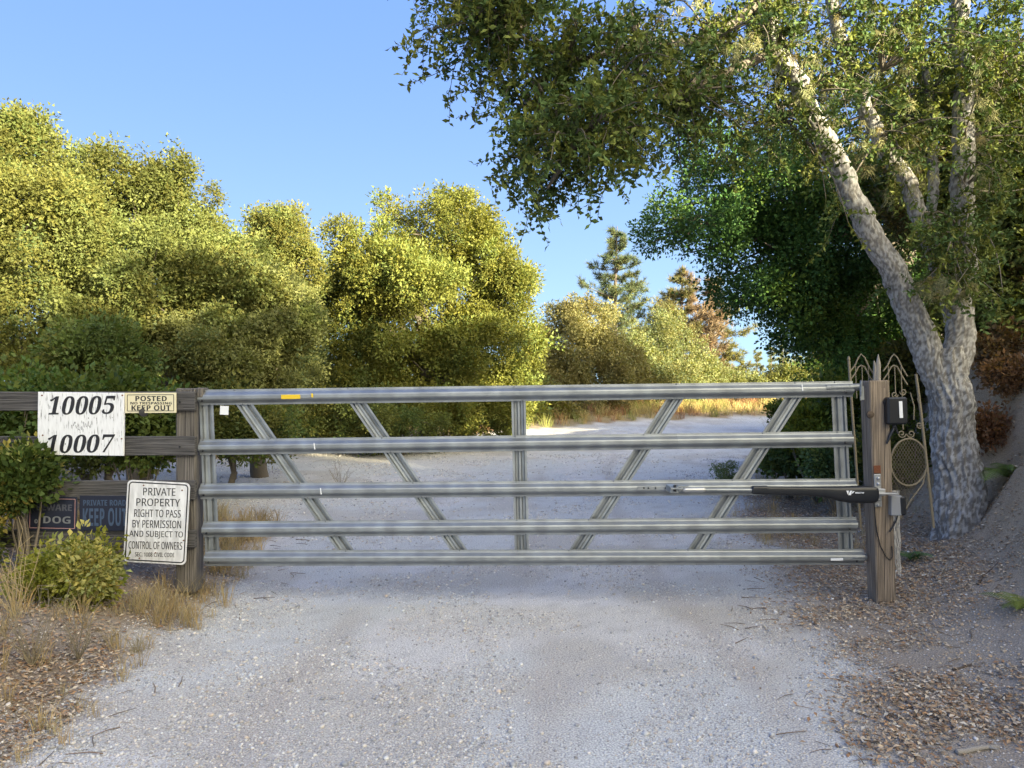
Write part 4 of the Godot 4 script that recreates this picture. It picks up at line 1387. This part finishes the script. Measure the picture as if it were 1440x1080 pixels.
func frond_mesh(ln: float, sd: int) -> ArrayMesh:
	rng.seed = sd
	var m := MB.new()
	var p := Vector3.ZERO
	var dir := Vector3(0, 0.85, 0.5).normalized()
	for i in 22:
		var t := i / 21.0
		var w := ln * 0.30 * sin(PI * (0.15 + 0.85 * t)) + 0.004
		var sd2 := Vector3(1, 0, 0)
		for s in [-1, 1]:
			var tip: Vector3 = p + sd2 * s * w + dir * w * 0.35 - Vector3(0, w * 0.25, 0)
			m.col = Color(1, 1, 1) * rng.randf_range(0.8, 1.2)
			m.tri3(p - dir * ln * 0.012, p + dir * ln * 0.022, tip)
		var nx := p + dir * ln / 22.0
		m.quad4(p - sd2 * 0.002, p + sd2 * 0.002, nx + sd2 * 0.002, nx - sd2 * 0.002)
		p = nx
		dir = (dir + Vector3(0, -0.075, 0.01)).normalized()
	return m.mesh()
func blade_mesh(n: int, h: float, spread: float, sd: int) -> ArrayMesh:
	rng.seed = sd
	var m := MB.new()
	for i in n:
		var b := Vector3(rng.randf_range(-1, 1), 0, rng.randf_range(-1, 1)) * spread * 0.4
		var o := Vector3(rng.randf_range(-1, 1), 0, rng.randf_range(-1, 1)) * spread
		var hh := h * rng.randf_range(0.5, 1.1)
		var s := rnd_dir() * 0.0022
		s.y = 0
		m.col = Color(1, 1, 1) * rng.randf_range(0.7, 1.2)
		var mid := b + o * 0.35 + Vector3(0, hh * 0.62, 0)
		m.quad4(b - s, b + s, mid + s, mid - s)
		m.tri3(mid - s, mid + s, b + o + Vector3(0, hh, 0))
	return m.mesh()
func build_plants():
	var sl := clump_mesh(22, 0.10, 0.042, 0.024, 91, true)
	var s2 := clump_mesh(20, 0.13, 0.052, 0.03, 92)
	var pale := Color(0.33, 0.31, 0.10)  # clumps in this tint stand for lit leaves: sunlight put into the colour
	shrub("leafy_shrub", "green shrub with leaves painted pale as if sunlit spilling over the fence's end boards", P(-45, 705, 5.35), Vector3(0.24, 0.55, 0.3), 480, sl, Color(0.10, 0.14, 0.04), 1100, 1.0, "", pale, 0.3)
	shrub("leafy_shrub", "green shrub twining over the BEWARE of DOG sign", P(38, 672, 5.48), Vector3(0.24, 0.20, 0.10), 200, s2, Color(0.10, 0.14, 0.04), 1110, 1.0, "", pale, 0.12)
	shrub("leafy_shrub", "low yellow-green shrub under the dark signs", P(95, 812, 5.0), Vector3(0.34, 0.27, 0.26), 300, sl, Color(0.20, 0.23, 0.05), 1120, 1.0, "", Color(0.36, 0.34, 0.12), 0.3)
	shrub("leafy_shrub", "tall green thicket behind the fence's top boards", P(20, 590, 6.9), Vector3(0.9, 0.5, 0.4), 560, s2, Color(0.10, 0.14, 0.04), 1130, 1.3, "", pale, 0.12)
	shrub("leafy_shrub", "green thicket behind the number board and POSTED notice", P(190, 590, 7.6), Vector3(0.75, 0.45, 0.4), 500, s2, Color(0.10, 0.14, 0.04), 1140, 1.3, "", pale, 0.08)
	# weeds and shrubs on the slope past the hinge post
	var ws := [[1150, 600, 9.5, 0.55, 0.38, Color(0.13, 0.16, 0.03), "bright green bush on the slope framed by the gate's top corner"], [1110, 640, 10.2, 0.45, 0.22, Color(0.10, 0.14, 0.05), "grey-green weeds behind the gate's outer brace"], [1175, 650, 8.6, 0.38, 0.26, Color(0.09, 0.14, 0.06), "leafy green weed between the hinge post and brace"], [1120, 580, 13.5, 0.7, 0.32, Color(0.12, 0.15, 0.04), "green shrub at the bend's inner edge"], [1170, 560, 12.5, 0.9, 0.6, Color(0.09, 0.14, 0.035), "tall green shrub rising behind the gate's hinge corner"], [1230, 560, 9.2, 0.6, 0.5, Color(0.10, 0.14, 0.03), "green shrub behind the top of the hinge post"], [1270, 640, 8.2, 0.5, 0.35, Color(0.09, 0.12, 0.04), "dim shrub behind the oval iron mesh"], [1300, 560, 9.0, 0.6, 0.45, Color(0.12, 0.12, 0.04), "olive shrub between the iron panel and the trunk"], [1420, 500, 8.3, 0.7, 0.55, Color(0.11, 0.10, 0.04), "brownish shrub on the bank's brow above the ferns"], [1480, 520, 7.6, 0.6, 0.5, Color(0.10, 0.12, 0.035), "olive shrub leaning out over the bare dirt bank"], [1385, 560, 8.6, 0.5, 0.5, Color(0.09, 0.09, 0.035), "dim shrub tucked behind the trunk's bank side"]]
	var sd := 1200
	for w in ws:
		shrub("slope_shrub", w[6], P(w[0], w[1], w[2]), Vector3(w[3], w[4], w[3] * 0.8), 210, s2, w[5], sd, 1.15, "shrubs on the slope")
		sd += 7
	for w in [[1400, 605, 6.9, 0.22, 0.10, Color(0.24, 0.13, 0.075), "rust-brown withered bracken clump hanging on the bank beside the trunk"], [1430, 580, 7.0, 0.28, 0.10, Color(0.20, 0.125, 0.075), "brown withered bracken clump beyond the rust-brown one"], [1405, 550, 7.5, 0.34, 0.14, Color(0.17, 0.11, 0.06), "dull brown bracken clump at the bank's brow behind the trunk"]]:
		shrub("bracken_clump", w[6], P(w[0], w[1], w[2]), Vector3(w[3] * 1.25, w[4] * 1.2, w[3]), 85, s2, w[5], sd, 0.9, "withered bracken on the bank")
		sd += 7
	# ferns
	var fm := frond_mesh(0.5, 95)
	var fi := 0
	for f in [[1420, 590, 6.4, Color(0.13, 0.19, 0.05), 9, "green fern on the bank above the rust-brown fronds", 0.9], [1285, 752, 6.2, Color(0.09, 0.17, 0.06), 7, "small green fern between the iron panel and the trunk", 0.55], [1385, 640, 7.2, Color(0.10, 0.18, 0.07), 6, "small green fern growing against the trunk", 0.7], [1436, 870, 4.6, Color(0.16, 0.20, 0.045), 8, "yellow-green fern at the bank's foot by the path", 0.5], [1455, 575, 7.4, Color(0.11, 0.15, 0.04), 10, "olive fern at the top of the bank", 1.2], [1425, 520, 7.9, Color(0.15, 0.12, 0.05), 11, "withered olive-brown fern at the bank's brow", 1.4]]:
		var base := P(f[0], f[1], f[2])
		base.y = H(base.x, base.z)
		var t := thing("fern", base, f[5], "fern", "ferns on the bank")
		rng.seed = 1300 + fi
		fi += 1
		for i in f[4]:
			var o := put("frond", fm, null, t)
			var mt := leaf_mat(0.4, 0.6)
			mt.albedo_color = vary(f[3], 0.15).linear_to_srgb()
			o.material_override = mt
			o.transform = Transform3D(Basis(Vector3.UP, TAU * (i + rng.randf() * 0.7) / f[4]) * Basis(Vector3.RIGHT, rng.randf_range(-0.1, 0.5)) * Basis.from_scale(Vector3.ONE * f[6] * rng.randf_range(0.7, 1.15)), Vector3.ZERO)
	# dry twiggy weeds on the near verge
	rng.seed = 1400
	var wi := 0
	for q in [[45, 945, 3.95, 0.42, "dry grey twiggy weed in the leaf litter at the frame's edge"], [110, 920, 4.2, 0.3, "thin bare weed among the fallen leaves below the low shrub"], [20, 880, 4.5, 0.5, "tall straw-coloured weed beside the low shrub"], [480, 665, 11.0, 0.4, "dark spindly weed growing in the gravel behind the gate"], [1018, 655, 10.5, 0.45, "bushy green-grey weed at the driveway's edge"], [1090, 590, 16.0, 0.8, "tall dry stalks at the bend"]]:
		var base := P(q[0], q[1], q[2])
		base.y = H(base.x, base.z)
		var t := thing("dry_weed", base, q[4], "weed", "dry weeds beside the gravel")
		var m := mb(true)
		for i in 16:
			var e := base + Vector3(rng.randf_range(-0.45, 0.45) * q[3], q[3] * rng.randf_range(0.5, 1.05), rng.randf_range(-0.4, 0.4) * q[3])
			var pts := curve(base, e, 0.01, 5, 0.03)
			m.tube(pts, taper(0.0028, 0.0012, 5), 4, false)
			for j in 3:
				var s: Vector3 = pts[2 + j % 3]
				m.tube([s, s + (rnd_dir() + Vector3(0, 0.8, 0)).normalized() * q[3] * 0.22], [0.0016, 0.0008], 3, false)
		var wm := mat(Color(0.20, 0.17, 0.115) if wi != 4 else Color(0.12, 0.16, 0.08), 0.9)
		if wi == 2 or wi == 5: wm.albedo_color = Color(0.40, 0.31, 0.16).linear_to_srgb()
		put("stems", m, wm, t)
		if wi == 4: crown(t, "foliage", [[base + Vector3(0, 0.25, 0), Vector3(0.14, 0.22, 0.14)]], 90, sl, M.leaf, Color(0.13, 0.17, 0.08), 0.2, 1450, 0.6, 10, 0.4, 0.0)
		wi += 1
	# dry grass
	var gm := blade_mesh(26, 0.20, 0.13, 96)
	var buf := PackedFloat32Array()
	rng.seed = 1500
	for z in [[-2.6, -1.75, 4.9, 6.0, 70, 0.9], [-4.2, -1.9, 2.9, 5.2, 60, 0.6], [-4.4, -2.2, 6.2, 9.0, 330, 1.1], [-3.6, -1.9, 2.9, 4.9, 45, 0.8], [-7.0, -3.5, 13.0, 16.5, 160, 1.5], [2.3, 4.2, 7.0, 12.0, 120, 0.8], [-4.5, 0.5, 16.5, 21.0, 160, 1.5]]:
		for i in z[4]:
			var x := rng.randf_range(z[0], z[1])
			var d := rng.randf_range(z[2], z[3])
			if on_road(x, -d) > 0.15: continue
			add_inst(buf, Basis(Vector3.UP, rng.randf() * TAU).scaled(Vector3.ONE * z[5] * rng.randf_range(0.6, 1.25)), Vector3(x, H(x, -d) - 0.01, -d), vary(Color(0.40, 0.31, 0.16), 0.25))
	# sunlit meadow past the bend
	for i in 5200:
		var d := rng.randf_range(20.0, 48.0)
		var x := rng.randf_range(-6.0, 22.0)
		var r := on_road(x, -d)
		if r > -0.1: continue
		var g := noise.get_noise_2d(x * 8.0, d * 8.0)
		var c := Color(0.46, 0.36, 0.15)
		if g > 0.12: c = Color(0.36, 0.19, 0.10)
		elif g < -0.15: c = Color(0.28, 0.29, 0.09)
		add_inst(buf, Basis(Vector3.UP, rng.randf() * TAU).scaled(Vector3(2.2, 2.0, 2.2) * rng.randf_range(0.6, 1.3)), Vector3(x, H(x, -d) - 0.01, -d), vary(c, 0.25))
	var gr := scatter("dry_grass", gm, M.dry, buf, self)
	tag(gr, "straw-coloured dry grass along the driveway's edges", "grass", "", "stuff")
	# low flowering scrub between the oaks and the road bend
	sd = 1600
	for w in [[790, 588, 25.5, 0.5, 0.22, Color(0.24, 0.225, 0.095), "low olive scrub bush at the road bend below the shrubby oak"], [860, 578, 28.0, 0.5, 0.2, Color(0.27, 0.22, 0.11), "low straw-coloured scrub bush at the road bend below the rounded oak"], [1050, 566, 36.0, 0.9, 0.28, Color(0.27, 0.16, 0.10), "reddish scrub bush at the meadow's far edge"], [990, 565, 37.0, 0.9, 0.25, Color(0.26, 0.18, 0.11), "brownish scrub bush in the dry meadow"]]:
		shrub("scrub_bush", w[6], P(w[0], w[1], w[2]), Vector3(w[3], w[4], w[3]), 300, s2, w[5], sd, 2.0, "scrub at the bend")
		sd += 5
	# far roadside post
	var fb := P(1094, 588, 27.0)
	fb.y = H(fb.x, fb.z)
	var t := thing("marker_post", fb, "thin grey marker post at the far bend seen through the gate's top corner", "post")
	var m := mb()
	m.box(fb + Vector3(0, 0.45, 0), Vector3(0.09, 0.95, 0.09), Basis.IDENTITY, 0.01)
	m.box(fb + Vector3(0, 0.94, 0), Vector3(0.07, 0.05, 0.07), Basis.IDENTITY, 0.02)
	put("post_timber", m, M.wood_old, t)

# ------------------------------------------------------------------ stones, litter, sticks
func stone_mesh(sd: int) -> ArrayMesh:
	rng.seed = sd
	var m := MB.new()
	var g := (1.0 + sqrt(5.0)) / 2.0
	var vs := [Vector3(-1, g, 0), Vector3(1, g, 0), Vector3(-1, -g, 0), Vector3(1, -g, 0), Vector3(0, -1, g), Vector3(0, 1, g), Vector3(0, -1, -g), Vector3(0, 1, -g), Vector3(g, 0, -1), Vector3(g, 0, 1), Vector3(-g, 0, -1), Vector3(-g, 0, 1)]
	for p in vs: m.vert(p.normalized() * rng.randf_range(0.72, 1.2) * Vector3(1.0, 0.62, 0.8))
	for f in [[0, 11, 5], [0, 5, 1], [0, 1, 7], [0, 7, 10], [0, 10, 11], [1, 5, 9], [5, 11, 4], [11, 10, 2], [10, 7, 6], [7, 1, 8], [3, 9, 4], [3, 4, 2], [3, 2, 6], [3, 6, 8], [3, 8, 9], [4, 9, 5], [2, 4, 11], [6, 2, 10], [8, 6, 7], [9, 8, 1]]: m.tri(f[0], f[2], f[1])
	m.smooth = true
	return m.mesh()
func build_litter():
	var meshes := [stone_mesh(201), stone_mesh(202), stone_mesh(203)]
	var bufs := [PackedFloat32Array(), PackedFloat32Array(), PackedFloat32Array()]
	rng.seed = 1700
	var tones := [Color(0.58, 0.565, 0.54), Color(0.50, 0.485, 0.46), Color(0.42, 0.41, 0.40), Color(0.64, 0.625, 0.60), Color(0.26, 0.26, 0.265), Color(0.50, 0.44, 0.38)]
	var made := 0
	for i in 400000:
		var d := 2.75 + pow(rng.randf(), 1.5) * 13.0
		var x := rng.randf_range(-0.75, 0.75) * d
		if d < 6.0: x = rng.randf_range(-2.5, 3.2)
		var r := on_road(x, -d)
		if r < (-0.35 if x < 0.0 or d > 9.0 else -1.3): continue
		var dens := 0.10 + 0.55 * smoothstep(0.5, 0.75, n01(x, -d, 16.0, 60))
		if d < 5.2: dens += 0.9 * exp(-pow((x + 0.13 + 0.05 * sin(d * 4.0)) / 0.13, 2.0)) * smoothstep(0.35, 0.6, n01(x, -d, 20.0, 64))
		if d < 6.0: dens += 0.7 * smoothstep(0.55, 0.0, abs(r - 0.05)) * smoothstep(0.3, 0.6, n01(x, -d, 12.0, 68))
		if d < 4.35 + 0.2 * sin(x * 5.0) and x > -1.65 and x < 0.0: dens += 0.5
		if r < -0.35: dens = 0.16
		if rng.randf() > dens: continue
		var s := 0.0030 * exp(rng.randfn() * 0.55) + 0.0006
		if rng.randf() < 0.01: s *= 2.0
		if d > 6.0: s *= lerpf(1.2, 2.0, clampf((d - 6.0) / 8.0, 0, 1))
		s = min(s, 0.02)
		var c: Color = tones[rng.randi() % 6]
		if rng.randf() < 0.35: c = Color(0.36, 0.35, 0.34)
		var b := Basis(Vector3.UP, rng.randf() * TAU) * Basis(Vector3.RIGHT, rng.randf_range(-0.4, 0.4))
		add_inst(bufs[made % 3], b.scaled(Vector3.ONE * s), Vector3(x, H(x, -d) + s * 0.25, -d), vary(c, 0.15))
		made += 1
	print("stones ", made)
	for k in 3:
		var o := scatter("gravel", meshes[k], M.stone, bufs[k], self)
		o.name = numbered("gravel")
		tag(o, "loose pale gravel chips strewn over the driveway", "gravel", "", "stuff")
	# crumbled dirt on the bank
	var cb := PackedFloat32Array()
	rng.seed = 1750
	for i in 16000:
		var d := rng.randf_range(3.4, 8.5)
		var x := table(BANK, d) + rng.randf_range(-0.9, 1.5)
		var s := 0.0045 * exp(rng.randfn() * 0.6)
		s = min(s, 0.016)
		add_inst(cb, (Basis(Vector3.UP, rng.randf() * TAU) * Basis(Vector3.RIGHT, rng.randf_range(-0.6, 0.6))).scaled(Vector3.ONE * s), Vector3(x, H(x, -d) + s * 0.2, -d), vary(Color(0.44, 0.345, 0.24), 0.25))
	tag(scatter("dirt_crumbs", meshes[1], M.stone, cb, self), "crumbled tan dirt lying on the bank", "dirt", "", "stuff")
	# fallen leaves
	var lm := MB.new()
	rng.seed = 211
	leaf(lm, Vector3(-0.5, 0, 0), Vector3(1, 0.12, 0).normalized(), Vector3.UP, 1.0, 0.5, true)
	var lmesh := lm.mesh()
	var buf := PackedFloat32Array()
	var lt := [Color(0.34, 0.24, 0.15), Color(0.46, 0.37, 0.26), Color(0.24, 0.15, 0.09), Color(0.55, 0.47, 0.36), Color(0.36, 0.23, 0.13), Color(0.30, 0.25, 0.20)]
	rng.seed = 1800
	for i in 150000:
		var x := 0.0
		var d := 2.8 + pow(rng.randf(), 1.3) * 8.0
		var side := rng.randf() < 0.42
		var dens := 0.0
		if side:
			x = table(LEFT, d) + 0.1 - pow(rng.randf(), 1.2) * 2.6
			dens = smoothstep(0.12, -0.25, on_road(x, -d)) * (0.35 + 0.65 * n01(x, -d, 14.0, 80)) * (1.0 if d < 6.5 else 0.5)
		else:
			x = table(RIGHT, d) - 0.5 + pow(rng.randf(), 1.0) * 3.3
			var rr := on_road(x, -d)
			dens = smoothstep(0.35, -0.4, rr) * smoothstep(0.2, 0.65, n01(x, -d, 14.0, 84) + lerpf(0.0, 0.5, smoothstep(4.0, 5.4, d)))
			dens *= 1.0 - 0.6 * smoothstep(-0.5, 0.2, x - table(BANK, d))
		if rng.randf() < 0.004: dens = 1.0
		if rng.randf() > dens: continue
		var s := rng.randf_range(0.016, 0.038)
		var b := Basis(Vector3.UP, rng.randf() * TAU) * Basis(Vector3.RIGHT, rng.randf_range(-0.5, 0.5)) * Basis(Vector3.BACK, rng.randf_range(-0.4, 0.4))
		if rng.randf() < 0.4: b = b * Basis(Vector3.RIGHT, PI)
		add_inst(buf, b.scaled(Vector3.ONE * s), Vector3(x, H(x, -d) + rng.randf_range(0.005, 0.022), -d), vary(lt[rng.randi() % 6], 0.2))
	var o2 := scatter("leaf_litter", lmesh, M.litter, buf, self)
	tag(o2, "brown fallen oak leaves lying along both verges", "leaf litter", "", "stuff")
	print("leaves ", buf.size() / 16)
	# twigs too small to pick apart
	var tm := MB.new()
	tm.tube([Vector3(-0.5, 0, 0), Vector3(-0.1, 0.03, 0.04), Vector3(0.5, 0, 0)], [0.02, 0.018, 0.01], 4)
	var tmesh := tm.mesh()
	buf = PackedFloat32Array()
	rng.seed = 1900
	for i in 900:
		var d := 2.8 + pow(rng.randf(), 1.3) * 5.5
		var x := rng.randf_range(-3.6, 4.2)
		if on_road(x, -d) > 0.5 and rng.randf() < 0.995: continue
		add_inst(buf, (Basis(Vector3.UP, rng.randf() * TAU)).scaled(Vector3.ONE * rng.randf_range(0.04, 0.16)), Vector3(x, H(x, -d) + 0.006, -d), vary(Color(0.15, 0.115, 0.085), 0.3))
	o2 = scatter("twig_litter", tmesh, M.dry, buf, self)
	tag(o2, "fine dark broken twigs scattered on the verges", "twigs", "", "stuff")
	# sticks one can pick out
	var si := 0
	for q in [[1275, 990, 1328, 1018, 0.010, "dark straight stick lying on the gravel's edge", M.dark_stick], [1345, 1064, 1405, 1056, 0.014, "grey rotten stick lying in the path's dirt", M.pale_stick], [1320, 818, 1333, 792, 0.013, "pale bent stick lying among brown leaves by the post", M.pale_stick], [1375, 825, 1404, 793, 0.008, "thin dark stick leaning down the bank's foot", M.dark_stick], [1340, 944, 1367, 937, 0.008, "short curved dark stick on the trodden dirt", M.dark_stick], [1268, 800, 1256, 812, 0.010, "white splinter lying at the gate post's foot", M.rope]]:
		var a := G_ground(q[0], q[1])
		var b := G_ground(q[2], q[3])
		rng.seed = 1950 + si
		si += 1
		var t := thing("stick", (a + b) * 0.5, q[5], "stick", "sticks on the ground")
		var m := mb(true)
		var pts := curve(a, b, 0.006, 7, 0.02)
		for i in 7: pts[i].y = H(pts[i].x, pts[i].z) + q[4] * 0.7
		m.tube(pts, taper(q[4], q[4] * 0.5, 7), 7)
		m.tube([pts[4], pts[4] + Vector3(0.03, 0.006, 0.03)], [q[4] * 0.5, q[4] * 0.25], 5)
		put("stick_wood", m, q[6], t)
func G_ground(px: float, py: float) -> Vector3:
	# march along the sight line until it meets the ground
	var d := 2.0
	while d < 60.0:
		var p := P(px, py, d)
		var h := H(p.x, p.z)
		if p.y <= h: return Vector3(p.x, h, p.z)
		d += 0.02
	return P(px, py, 10.0)
